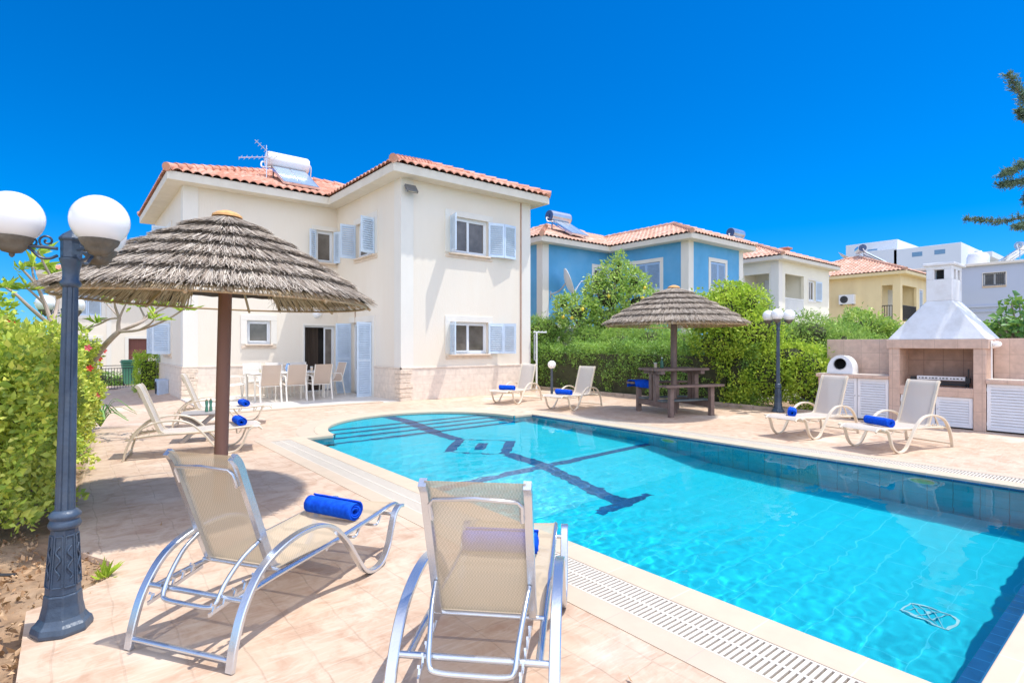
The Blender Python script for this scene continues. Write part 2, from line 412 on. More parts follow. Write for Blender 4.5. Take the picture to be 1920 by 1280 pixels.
# basin
WZ = -0.035
def floor_z(y):
    P = [(-1,-1.56),(0.56,-1.55),(4.7,-1.47),(6.0,-0.93),(8.9,-0.74),(12,-0.74)]
    for (a,za),(c,zc) in zip(P,P[1:]):
        if a <= y <= c: return za+(zc-za)*(y-a)/(c-a)
b = MB(); b.m = 0
ys = [PY0-0.02,2.0,3.5,4.7,5.3,6.0,7.5,8.9]
for y0,y1 in zip(ys,ys[1:]):
    b.add([(PX0-.02,y0,floor_z(y0)),(PX1+.02,y0,floor_z(y0)),(PX1+.02,y1,floor_z(y1)),(PX0-.02,y1,floor_z(y1))],[(0,1,2,3)])
STEPS = [(8.9,9.2,-0.60),(9.2,9.5,-0.46),(9.5,9.8,-0.32),(9.8,11.0,-0.18)]
for y0,y1,z in STEPS:
    b.add([(3.3,y0,z),(7.45,y0,z),(7.45,y1+0.005,z),(3.3,y1+0.005,z)],[(0,1,2,3)])
zprev = floor_z(8.9)
for y0,y1,z in STEPS:
    b.add([(3.3,y0,zprev),(7.45,y0,zprev),(7.45,y0,z),(3.3,y0,z)],[(0,1,2,3)]); zprev = z
b.m = 1
b.add([(PX0,PY0,-1.7),(PX0,PY1,-1.7),(PX0,PY1,-.0),(PX0,PY0,-.0)],[(0,1,2,3)])
b.add([(PX1,PY0,-1.7),(PX1,PY1,-1.7),(PX1,PY1,-.0),(PX1,PY0,-.0)],[(3,2,1,0)])
for i in range(40):
    (xa,ya),(xb,yb) = arc[i], arc[i+1]
    b.add([(xa,ya,-1),(xb,yb,-1),(xb,yb,0),(xa,ya,0)],[(3,2,1,0)])
b.m = 2
b.add([(PX0,PY0,-1.7),(PX1,PY0,-1.7),(PX1,PY0,0),(PX0,PY0,0)],[(0,1,2,3)])
b.add([(PX0,PY1,-1.7),(AC-AR,PY1,-1.7),(AC-AR,PY1,0),(PX0,PY1,0)],[(3,2,1,0)])
b.add([(AC+AR,PY1,-1.7),(PX1,PY1,-1.7),(PX1,PY1,0),(AC+AR,PY1,0)],[(3,2,1,0)])
basin = b.build('pool_basin', [POOL_T, POOL_W, POOL_WX]); tag(basin, 'turquoise tiled pool basin', 'pool', kind='structure')
# navy tile markings laid 4 mm proud of the basin
b = MB()
def strip(poly, dz=0.005):
    """poly in plan, cut at slope breaks so it follows the floor"""
    ks = [4.7,6.0]
    bm = bmesh.new(); f = bm.faces.new([bm.verts.new((x,y,0)) for x,y in poly])
    for k in ks: bmesh.ops.bisect_plane(bm, geom=bm.verts[:]+bm.edges[:]+bm.faces[:], plane_co=(0,k,0), plane_no=(0,1,0))
    bm.verts.index_update(); bm.verts.ensure_lookup_table()
    b.add([(v.co.x,v.co.y,floor_z(v.co.y)+dz) for v in bm.verts],[tuple(v.index for v in f.verts) for f in bm.faces]); bm.free()
def rect(x0,x1,y0,y1): strip([(x0,y0),(x1,y0),(x1,y1),(x0,y1)])
rect(PX0,PX1,5.80,5.92)
rect(AC-.12,AC+.12,4.45,5.80); rect(AC-.12,AC+.12,5.92,6.72); rect(AC-.5,AC+.5,4.33,4.45)
rect(AC-.12,AC+.12,8.12,8.895)
q = math.sqrt(.5)
def dia(a0,a1,c0,c1):                 # a along (1,1), c along (1,-1), about (AC,7.42)
    pts = []
    for a,c in ((a0,c0),(a1,c0),(a1,c1),(a0,c1)): pts.append((AC+q*(a+c), 7.42+q*(a-c)))
    strip(pts)
h = .53
dia(-h,h,-h,-h+.17); dia(-h,h,h-.17,h); dia(-h,-h+.04,-h+.17,h-.17); dia(h-.04,h,-h+.17,h-.17); dia(-.26,.26,-.085,.085)
for y0,y1,z in STEPS:
    b.box(3.2,AC-.15,y0-.004,y0+.05,z-.06,z+.005); b.box(AC+.15,7.5,y0-.004,y0+.05,z-.06,z+.005)
    b.box(AC-.14,AC+.14,y0-.006,min(y1-.004,10.78),z-.14,z+.006)
for i in range(40):
    (xa,ya),(xb,yb) = arc[i], arc[i+1]; k=.996
    ca = lambda x,y:(AC+(x-AC)*k, PY1+(y-PY1)*k)
    (xa,ya),(xb,yb) = ca(xa,ya),ca(xb,yb)
    b.add([(xa,ya,-.13),(xb,yb,-.13),(xb,yb,0),(xa,ya,0)],[(3,2,1,0)])
e=.005
b.add([(PX0+e,PY0+e,-.13),(PX0+e,PY1,-.13),(PX0+e,PY1,0),(PX0+e,PY0+e,0)],[(0,1,2,3)])
b.add([(PX1-e,PY0+e,-.13),(PX1-e,PY1,-.13),(PX1-e,PY1,0),(PX1-e,PY0+e,0)],[(3,2,1,0)])
b.add([(PX0,PY0+e,-.13),(PX1,PY0+e,-.13),(PX1,PY0+e,0),(PX0,PY0+e,0)],[(0,1,2,3)])
b.box(PX0,PX0+.03,PY0,PY1,-.10,-.022); b.box(PX1-.03,PX1,PY0,PY1,-.10,-.022); b.box(PX0+.03,PX1-.03,PY0,PY0+.11,-.12,-.052)
marks = b.build('pool_markings', NAVY); tag(marks, 'navy tile lines and diamond on the pool floor', 'tile pattern', kind='structure')

# water
def water():
    nx, ny = 240, 520
    x = np.linspace(PX0-.03, PX1+.03, nx); y = np.linspace(PY0-.03, PY1+AR+.03, ny)
    X, Y = np.meshgrid(x, y, indexing='ij')
    rs = np.random.RandomState(3); Z = np.zeros_like(X)
    amp = 0.12 + 1.25*np.exp(-((X-3.6)/1.75)**2) * (0.5+0.5*np.exp(-((Y-5.0)/4.0)**2))
    for i in range(34):
        L = 0.075*(1.12**(i%17)); k = 2*PI/L; a = rs.uniform(0, 2*PI); ph = rs.uniform(0, 2*PI)
        if i % 3: a = rs.normal(R(100), 0.5)
        wob = 0.5*np.sin(X*rs.uniform(.5,1.5)+ph)+0.5*np.sin(Y*rs.uniform(.5,1.5)+2*ph)
        Z += WAVE*L**1.05*np.sin(k*(X*math.cos(a)+Y*math.sin(a))+ph+0.8*wob)
    Z = WZ + Z*amp
    V = np.stack([X.ravel(),Y.ravel(),Z.ravel()],1)
    idx = np.arange(nx*ny).reshape(nx,ny)
    F = np.stack([idx[:-1,:-1],idx[1:,:-1],idx[1:,1:],idx[:-1,1:]],-1).reshape(-1,4)
    cx = V[F,0].mean(1); cy = V[F,1].mean(1)
    keep = (cy < PY1) | (((cx-AC)**2+(cy-PY1)**2) < (AR+.06)**2)
    return mesh_np('water', V, F[keep], WATER, smooth=True)
t = NT('pool_water')
gl = t.n('BsdfRefraction'); gl.inputs['IOR'].default_value = 1.333; gl.inputs['Roughness'].default_value = 0.0
gl.inputs['Color'].default_value = (0.90,0.985,1.0,1)
gg = t.n('BsdfGlossy'); gg.inputs['Roughness'].default_value = 0.0; fr = t.n('Fresnel'); fr.inputs['IOR'].default_value = 1.333
mx = t.n('MixShader'); t.l(t.math('MULTIPLY', fr.outputs[0], 0.45), mx.inputs[0]); t.l(gl.outputs[0], mx.inputs[1]); t.l(gg.outputs[0], mx.inputs[2])
WATER = t.out(mx.outputs[0])
wat = water(); tag(wat, 'clear blue pool water with small ripples', 'water', kind='structure')
wat.cycles.is_caustics_caster = True
basin.cycles.is_caustics_receiver = True; marks.cycles.is_caustics_receiver = True
sl.cycles.is_caustics_light = True
# ---------------------------------------------------------------- houses
STUCCO = M('cream_stucco', (0.80,0.72,0.60), 0.8, 0.05, 0.8, bump=0.25, bscale=35, dirt=(0.66,0.54,0.40), dscale=1.6, damt=0.30, stretch=(1,1,0.22))
WHITEP = M('white_plaster', (0.78,0.735,0.65), 0.75, 0.03, 2, bump=0.15, bscale=30, dirt=(0.62,0.58,0.5), dscale=1.2, damt=0.3, stretch=(1,1,0.4))
FASCIA = M('fascia_paint', (0.73,0.67,0.56), 0.7, 0.05, 3, bump=0.1, bscale=30, dirt=(0.55,0.48,0.38), dscale=2.0, damt=0.35)
SHUT = M('pale_blue_shutter_paint', (0.60,0.71,0.83), 0.45, 0.05, 5, dirt=(0.5,0.6,0.7), dscale=4, damt=0.3)
PVC = M('white_window_frame', (0.78,0.80,0.81), 0.35, 0.02, 5)
SILLM = M('sill_stone', (0.70,0.57,0.44), 0.6, 0.1, 8)
def glass_mat():
    t = NT('window_glass'); v = t.coords('Object')
    base = t.ramp(t.noise(v, 2.2, 3), [(0.3,(0.10,0.085,0.07)),(0.7,(0.20,0.175,0.15))])
    return t.out(t.principled(base, 0.06, 0, None, 0.6))
GLASS = glass_mat()
CURT = M('brown_curtain', (0.10,0.07,0.05), 0.9, 0.3, 3, stretch=(8,8,0.3))
DARKIN = M('room_shade', (0.05,0.042,0.035), 0.9, 0.3, 2)
CLAD = tile_mat('stone_cladding', (0.76,0.65,0.54), (0.64,0.52,0.42), 0.42, 0.21, msize=0.004, rough=0.8, kind='Object', axes=(0,2), bump=0.5, var=0.13, sc=8, stain=(0.74,0.66,0.57))
CLADY = tile_mat('stone_cladding_side', (0.74,0.62,0.50), (0.62,0.49,0.39), 0.42, 0.21, msize=0.004, rough=0.8, kind='Object', axes=(1,2), bump=0.5, var=0.13, sc=8, stain=(0.74,0.66,0.57))
ROUGHST = M('rough_corner_stone', (0.70,0.58,0.46), 0.95, 0.15, 14, bump=1.0, bscale=22)
def roof_mat(name, c, pale):
    t = NT(name); v = t.coords('Object')
    w1 = t.n('TexVoronoi'); w1.inputs['Scale'].default_value = 3.6; t.l(v, w1.inputs['Vector'])
    sp = t.n('SeparateColor'); t.l(w1.outputs['Color'], sp.inputs[0])
    base = t.ramp(sp.outputs[0], [(0.0, tuple(x*0.80 for x in c)), (0.5, c), (1.0, pale)])
    d = t.ramp(t.noise(v, 1.1, 6, 0.7), [(0.45,(0,0,0)),(0.8,(0.6,0.6,0.6))])
    base = t.mix(d, base, (0.60,0.36,0.26))
    return t.out(t.principled(base, 0.75, 0, t.bump(t.noise(v, 60, 3), 0.2, 0.005), 0.3))
ROOFM = roof_mat('terracotta_tiles', (0.61,0.28,0.185), (0.70,0.42,0.32))
ROOFM2 = roof_mat('pale_terracotta_tiles', (0.63,0.36,0.25), (0.72,0.50,0.40))

def walls(b, p0, u, L, z0, z1, holes, reveal=0.16):
    """outer face of a wall from p0 along u (2D unit), inward = z x u ; holes (u0,u1,z0,z1)"""
    d = Vector((-u[1], u[0])); u = Vector(u); p0 = Vector(p0)
    us = sorted({0, L, *[h[0] for h in holes], *[h[1] for h in holes]}); zs = sorted({z0, z1, *[h[2] for h in holes], *[h[3] for h in holes]})
    P = lambda a, z, k=0.0: (p0.x+u.x*a+d.x*k, p0.y+u.y*a+d.y*k, z)
    for a0, a1 in zip(us, us[1:]):
        for c0, c1 in zip(zs, zs[1:]):
            ma, mc = (a0+a1)/2, (c0+c1)/2
            if any(h[0]<ma<h[1] and h[2]<mc<h[3] for h in holes): continue
            b.add([P(a0,c0),P(a1,c0),P(a1,c1),P(a0,c1)], [(0,1,2,3)])
    for (a0,a1,c0,c1) in holes:
        b.add([P(a0,c0),P(a0,c1),P(a0,c1,reveal),P(a0,c0,reveal)], [(0,1,2,3)])
        b.add([P(a1,c0),P(a1,c1),P(a1,c1,reveal),P(a1,c0,reveal)], [(3,2,1,0)])
        b.add([P(a0,c1),P(a1,c1),P(a1,c1,reveal),P(a0,c1,reveal)], [(0,1,2,3)])
        b.add([P(a0,c0),P(a1,c0),P(a1,c0,reveal),P(a0,c0,reveal)], [(3,2,1,0)])
def frame_mx(p0, u, a, z):
    d = Vector((-u[1], u[0]))
    return Matrix(((u[0], d[0], 0, p0[0]+u[0]*a), (u[1], d[1], 0, p0[1]+u[1]*a), (0, 0, 1, z), (0, 0, 0, 1)))
def shutter_panel(b, bs, h, org, ang, w, slats=True):
    """one louvred leaf: hinge at org (u,d), heading ang from +u outwards"""
    Mx = b.M
    L = Mx @ Matrix.Translation((org[0], org[1], 0)) @ Matrix.Rotation(-R(ang), 4, 'Z')
    b.M = L; bs.M = L
    st = 0.055; th = 0.032
    b.box(0.003, st, -th/2, th/2, 0, h); b.box(w-st, w-0.003, -th/2, th/2, 0, h)
    b.box(st, w-st, -th/2, th/2, 0, 0.07); b.box(st, w-st, -th/2, th/2, h-0.07, h)
    if h > 1.6: b.box(st, w-st, -th/2, th/2, h*0.47, h*0.47+0.06)
    n = max(6, int((h-0.14)/0.062)); tilt = Matrix.Rotation(R(38), 4, 'X')
    for i in range(n):
        z = 0.07 + (i+0.5)*(h-0.14)/n
        if h > 1.6 and h*0.47-0.01 < z < h*0.47+0.07: continue
        bs.obox((w/2, 0, z), (w-2*st, 0.008, 0.07), Matrix.Rotation(R(38), 3, 'X'))
    b.M = Mx; bs.M = Mx
    return (org[0]+w*math.cos(R(ang)), org[1]-w*math.sin(R(ang)))
def window(root, p0, u, hole, panes=2, shutters=(), band=0.17, sill=True, name='window', door=False, bandm=None, curtain=False, closed=False, shm=None, bandtop=True, nopane=()):
    a0, a1, z0, z1 = hole; w = a1-a0; h = z1-z0; MX = frame_mx(p0, u, a0, z0)
    b = MB(); b.M = MX; f = 0.05; r0, r1 = 0.085, 0.14
    b.box(0, f, r0, r1, 0, h); b.box(w-f, w, r0, r1, 0, h); b.box(f, w-f, r0, r1, h-f, h); b.box(f, w-f, r0, r1, 0, f if not door else 0.03)
    pw = (w-2*f)/panes; sash = []
    for i in range(panes):
        x0 = f + i*pw; x1 = x0+pw; e = 0.045; dd = 0.02*(i % 2)
        if i in nopane: continue
        for bx in ((x0, x0+e, 0, h-2*f), (x1-e, x1, 0, h-2*f)): b.box(bx[0]+.001, bx[1]-.001, r0-0.012+dd, r1-0.025+dd, f+bx[2], f+bx[3])
        b.box(x0+e, x1-e, r0-0.012+dd, r1-0.025+dd, f, f+e); b.box(x0+e, x1-e, r0-0.012+dd, r1-0.025+dd, h-f-e, h-f)
        if door: b.box(x0+e, x1-e, r0-0.01+dd, r1-0.028+dd, f+e, h*0.34)
        sash.append((x0+e, x1-e, f+e if not door else h*0.34, h-f-e, r0+0.02+dd))
    win = b.build(name, PVC, root, bevel=0.004, seg=1)
    g = MB(); g.M = MX
    for x0, x1, c0, c1, dd in sash: g.box(x0, x1, dd, dd+0.008, c0, c1)
    g.build('pane', GLASS, win)
    bk = MB(); bk.M = MX; bk.add([(-.3,0.45,-.2),(w+.3,0.45,-.2),(w+.3,0.45,h+.2),(-.3,0.45,h+.2)],[(0,1,2,3)])
    bk.build('room', DARKIN, win)  # flat dark sheet; its colour stands in for the shade of the unlit interior
    if curtain:
        c = MB(); c.M = MX; n = 40
        vs = []; 
        for i in range(n+1):
            x = 0.12+ (w*0.42)*i/n; vs += [(x, 0.26+0.03*math.sin(i*1.3), 0.05), (x, 0.26+0.03*math.sin(i*1.3), h-0.03)]
        c.add(vs, [(2*i,2*i+2,2*i+3,2*i+1) for i in range(n)]); c.build('curtain', CURT, win, smooth=True)
    if band:
        s = MB(); s.M = MX; o = 0.022
        s.box(-band, 0, -o, 0.0, 0, h); s.box(w, w+band, -o, 0.0, 0, h)
        if bandtop: s.box(-band, w+band, -o-0.002, 0.0, h, h+band)
        if not door and not sill: s.box(-band, w+band, -o-0.002, 0, -band, 0)
        s.build('surround', bandm or WHITEP, win, bevel=0.004, seg=1)
    if sill and not door:
        s = MB(); s.M = MX; s.box(-0.05, w+0.05, -0.09, 0.08, -0.05, 0.0)
        s.M = MX; s.box(-band+.02, w+band-.02, -0.028, 0.0, -0.13, -0.05)
        s.build('sill', SILLM, win, bevel=0.006)
    for (hu, widths, angs) in shutters:
        org = (hu-a0, -0.03)
        for wd, an in zip(widths, angs):
            b = MB(); b.M = MX; bs = MB()
            o2 = shutter_panel(b, bs, h-0.02, org, an, wd)
            b.v += bs.v and [] ; n0 = len(b.v); b.v += bs.v; b.f += [tuple(n0+i for i in f_) for f_ in bs.f]; b.mi += bs.mi
            b.build('shutter', shm or SHUT, win)
            org = o2
    if closed:
        nn = 2 if w > 0.8 else 1
        for i in range(nn):
            b = MB(); b.M = MX; bs = MB(); shutter_panel(b, bs, h-0.02, (i*w/nn, 0.02), 0, w/nn-0.004)
            n0 = len(b.v); b.v += bs.v; b.f += [tuple(n0+k for k in f_) for f_ in bs.f]; b.mi += bs.mi
            b.build('shutter', shm or SHUT, win)
    return win

def slope(b, corner, u, v, L, vmax, pitch, z0, cuts, tile=0.235, row=0.34, over=0.06, su=10):
    """tiled roof slope: corner of the eave, u along the eave, v plan direction up the slope; cuts: (au,av,c) keep au*u+av*v<=c"""
    nu = int(L/tile*su)+1
    us = [i*L/nu for i in range(nu+1)]
    vs_ = []
    nr = int(vmax/row)+2
    for k in range(nr):
        vs_ += [(-over + k*row, 0.028), (-over + (k+1)*row - 0.012, 0.0)]
    bm = bmesh.new(); grid = []
    for vv, lift in vs_:
        rowv = []
        for uu in us:
            ph = (uu/tile) % 1.0
            hgt = 0.075*abs(math.cos(PI*ph))**0.8 + 0.01
            rowv.append(bm.verts.new((uu, vv, hgt+lift)))
        grid.append(rowv)
    for i in range(len(grid)-1):
        for j in range(nu):
            bm.faces.new((grid[i][j], grid[i][j+1], grid[i+1][j+1], grid[i+1][j]))
    for j in range(nu):                    # front lip of the eave tiles
        a, c = grid[0][j], grid[0][j+1]
        p, q_ = bm.verts.new((a.co.x, a.co.y, a.co.z-0.03)), bm.verts.new((c.co.x, c.co.y, c.co.z-0.03))
        bm.faces.new((p, q_, c, a))
    for au, av, c in cuts:
        n = Vector((au, av, 0)); k = c/n.length_squared
        bmesh.ops.bisect_plane(bm, geom=bm.verts[:]+bm.edges[:]+bm.faces[:], plane_co=(au*k, av*k, 0), plane_no=n, clear_outer=True)
    bm.verts.index_update()
    pts = [(corner[0]+u[0]*q.co.x+v[0]*q.co.y, corner[1]+u[1]*q.co.x+v[1]*q.co.y, z0+pitch*q.co.y+q.co.z) for q in bm.verts]
    b.add(pts, [tuple(x.index for x in f.verts) for f in bm.faces]); bm.free()
def caps(b, p, q, r=0.115, seg=0.36):
    p, q = Vector(p), Vector(q); n = max(1, int((q-p).length/seg))
    for i in range(n):
        a = p.lerp(q, i/n); c = p.lerp(q, (i+1.12)/n)
        b.tube([a + Vector((0,0,0.02)), c], r, 10, r1=r*0.82)

def villa(name, label, loc, wallm, pilm, roofm, wins, clad=True, plinth=True, su=10, lowwall=None):
    """two-storey L-plan villa: wing 4.48 x 4.38 in front of a main block 8.81 x 6.07; origin at the wing's front corner"""
    r = thing(name, label, 'house', loc)
    H = 5.87; W, D = 4.48, 4.38; XL, YB = -4.33, 10.45
    F = {'front': ((0,0),(1,0),W), 'side': ((0,D),(0,-1),D), 'recess': ((XL,D),(1,0),-XL), 'left': ((XL,YB),(0,-1),YB-D)}
    b = MB()
    for k, (p0, u, L) in F.items(): walls(b, p0, u, L, 0 if k != 'left' else -0.3, H, [x['hole'] for x in wins if x['wall'] == k])
    walls(b, (W,0), (0,1), YB, 0, H, []); walls(b, (W,YB), (-1,0), W-XL, -0.3, H, [])
    b.add([(XL,D,2.9),(W,D,2.9),(W,YB,2.9),(XL,YB,2.9)],[(0,1,2,3)]); b.add([(0,0,2.9),(W,0,2.9),(W,D,2.9),(0,D,2.9)],[(0,1,2,3)])
    b.build('wall', wallm, r)
    e = 0.012; pw = 0.36; z0 = 0.84 if plinth else 0
    for (x, y, sx, sy) in ((0,0,1,1),(W,0,-1,1),(XL,D,1,1)):
        b = MB(); X0, X1 = sorted((x - e*sx, x + pw*sx)); Y0, Y1 = sorted((y - e*sy, y + pw*sy))
        b.prism([(x-e*sx,y-e*sy),(x+pw*sx,y-e*sy),(x+pw*sx,y+0.02),(x+0.02*sx,y+0.02),(x+0.02*sx,y+pw),(x-e*sx,y+pw)][::(1 if sx>0 else -1)], z0, H)
        b.build('pilaster', pilm, r)
    if plinth:
        o = 0.03; P = 0.84
        doors = [x for x in wins if x.get('door')]
        def run(wall, mat, z0=-0.25):
            p0, u, L = F[wall]; ds = sorted([x['hole'][:2] for x in doors if x['wall'] == wall]); a = 0; b = MB()
            d = Vector((-u[1], u[0]))
            segs = []
            for d0, d1 in ds: segs.append((a, d0-0.17)); a = d1+0.17
            segs.append((a, L))
            for s0, s1 in segs:
                if s1-s0 < 0.05: continue
                b = MB(); b.M = frame_mx(p0, u, 0, 0); b.box(s0-(o if s0 == 0 and wall in ('front','left') else 0), s1+(o if wall != 'recess' and s1 == L else 0), -o, 0.0, z0, P); 
                b.box(s0-(o+.012 if s0 == 0 and wall in ('front','left') else 0), s1+(o+.012 if wall != 'recess' and s1 == L else 0), -o-0.012, 0.0, P, P+0.045)
                b.build('plinth', mat, r, bevel=0.004, seg=1)
        run('front', CLAD); run('recess', CLAD); run('side', CLADY); run('left', CLADY)
        rs = np.random.RandomState(2)
        for (x, y) in ((0,0),(XL,D)):
            b = MB(); z = -0.02
            while z < 0.80:
                hh = rs.uniform(0.09, 0.15); a = 0.045+rs.uniform(0, 0.02); c = 0.045+rs.uniform(0, 0.02)
                b.box(x-a, x+0.30+rs.uniform(-.05,.05), y-c, y-0.02, z, z+hh-0.008)
                b.box(x-a, x-0.02, y-0.02, y+0.30+rs.uniform(-.05,.05), z, z+hh-0.008); z += hh
            b.build('corner_stone', ROUGHST, r, bevel=0.012)
            b = MB(); pts = [(x-0.05+0.36*i/10, y-0.055, 0.84+0.10*math.sin(PI*min(1, i/10*1.0))**0.6) for i in range(11)]
    ov = 0.43
    b = MB(); b.prism([(XL-ov,D-ov),(-ov,D-ov),(-ov,-ov),(W+ov,-ov),(W+ov,YB+ov),(XL-ov,YB+ov)], H, H+0.23)
    b.build('eave', FASCIA, r, bevel=0.01)
    zr = H+0.235; pt = 0.4; b = MB()
    wm = YB-D+2*ov; ww = W+2*ov; a = -XL
    slope(b, (XL-ov,D-ov), (1,0), (0,1), W-XL+2*ov, wm/2, pt, zr, [(-1,1,0),(0,1,wm/2),(1,-1,a)], su=su)
    slope(b, (-ov,-ov), (0,1), (1,0), YB, ww/2, pt, zr, [(-1,1,0),(0,1,ww/2),(1,-1,D)], su=su)
    slope(b, (-ov,-ov), (1,0), (0,1), ww, ww/2, pt, zr, [(-1,1,0),(1,1,ww)], su=su)
    slope(b, (XL-ov,YB+ov), (0,-1), (1,0), wm, wm/2, pt, zr, [(-1,1,0),(1,1,wm)], su=su)
    for (co_, u_, v_, cu) in (((W+ov,-ov),(0,1),(-1,0),[(-1,1,0),(0,1,ww/2),(1,0,D+ov+2)]),((W+ov,D-ov),(0,1),(-1,0),[(-1,1,0),(1,1,wm)])):
        slope(b, co_, u_, v_, YB, wm/2, pt, zr-0.004, cu, su=4)
    slope(b, (W+ov,YB+ov), (-1,0), (0,1*-1), W-XL+2*ov, wm/2, pt, zr, [(-1,1,0),(0,1,wm/2),(1,1,W-XL+2*ov)], su=4)
    rf = b.build('roof', roofm, r, smooth=True, angle=50)
    b = MB(); z = lambda v: zr+0.06+pt*v
    caps(b, (XL-ov-.03,D-ov-.03,z(-.03)), (XL-ov+wm/2,D-ov+wm/2,z(wm/2))); b2 = b; b = MB(); caps(b, (-ov-.03,-ov-.03,z(-.03)), (-ov+ww/2,-ov+ww/2,z(ww/2)))
    caps(b, (W+ov+.03,-ov-.03,z(-.03)), (-ov+ww/2,-ov+ww/2,z(ww/2))); caps(b, (-ov+ww/2,-ov+ww/2,z(ww/2)), (-ov+ww/2,D-ov+ww/2,z(ww/2))); b.build('ridge_tiles', roofm, rf, smooth=True, angle=60); b = b2
    caps(b, (XL-ov+wm/2,D-ov+wm/2,z(wm/2)), (W+ov-wm/2,D-ov+wm/2,z(wm/2))); caps(b, (XL-ov,YB+ov,z(0)), (XL-ov+wm/2,D-ov+wm/2,z(wm/2)))
    b.build('ridge_tiles', roofm, rf, smooth=True, angle=60)
    for x in wins:
        p0, u, L = F[x['wall']]
        kw = {k: v for k, v in x.items() if k not in ('wall',)}
        window(r, p0, u, **kw)
    return r
AW = [
 dict(wall='front', hole=(1.52,2.84,4.07,5.10), panes=2, shutters=[(1.52,[.46],[104]),(2.84,[.5,.5],[16,-8])]),
 dict(wall='front', hole=(1.52,2.84,1.22,2.13), panes=2, shutters=[(1.52,[.46],[106]),(2.84,[.5,.4],[10,58])]),
 dict(wall='side', hole=(1.53,2.83,4.07,5.10), panes=2, shutters=[(1.53,[.47],[92]),(2.83,[.45,.40],[78,-112])]),
 dict(wall='side', hole=(1.18,2.63,0.0,2.15), panes=2, door=True, name='door', shutters=[(1.18,[.47],[91]),(2.63,[.45],[86])]),
 dict(wall='recess', hole=(3.64,4.21,4.10,5.12), panes=1, shutters=[(3.64,[.28],[150]),(4.21,[.26],[62])], band=0.14),
 dict(wall='recess', hole=(1.62,2.29,1.5,2.2), panes=1),
 dict(wall='recess', hole=(3.28,4.27,0.0,2.08), panes=3, door=True, name='door', curtain=True, bandtop=True, band=0.05, nopane=(0,1)),
 dict(wall='left', hole=(2.5,3.8,1.2,2.15), panes=2, shutters=[(2.5,[.47],[92]),(3.8,[.47],[88])]),
 dict(wall='left', hole=(2.5,3.8,4.07,5.10), panes=2, shutters=[(2.5,[.47],[92]),(3.8,[.47],[88])]),
]
HA = (6.85, 13.05, 0)
villa('villa', 'cream two-storey villa with terracotta roof standing right behind the pool', HA, STUCCO, WHITEP, ROOFM, AW)
BLUE = M('blue_stucco', (0.10,0.37,0.63), 0.8, 0.10, 0.9, bump=0.25, bscale=35, dirt=(0.22,0.46,0.66), dscale=0.7, damt=0.5)
SHUTB = M('mid_blue_shutter_paint', (0.36,0.52,0.74), 0.45, 0.06, 5)
BW = [
 dict(wall='front', hole=(1.7,2.9,4.0,5.15), panes=2, closed=True, sill=False, shm=SHUTB),
 dict(wall='side', hole=(1.45,2.95,3.95,5.15), panes=2, closed=True, sill=False, shm=SHUTB),
 dict(wall='recess', hole=(3.3,4.2,4.0,5.1), panes=2, sill=False),
 dict(wall='recess', hole=(1.0,2.6,1.0,2.2), panes=2, sill=False),
]
HB = (20.4, 13.3, 0)
villa('villa', 'blue two-storey villa with pale pilasters and closed shutters beyond the hedge', HB, BLUE, WHITEP, ROOFM2, BW, plinth=False, su=8)

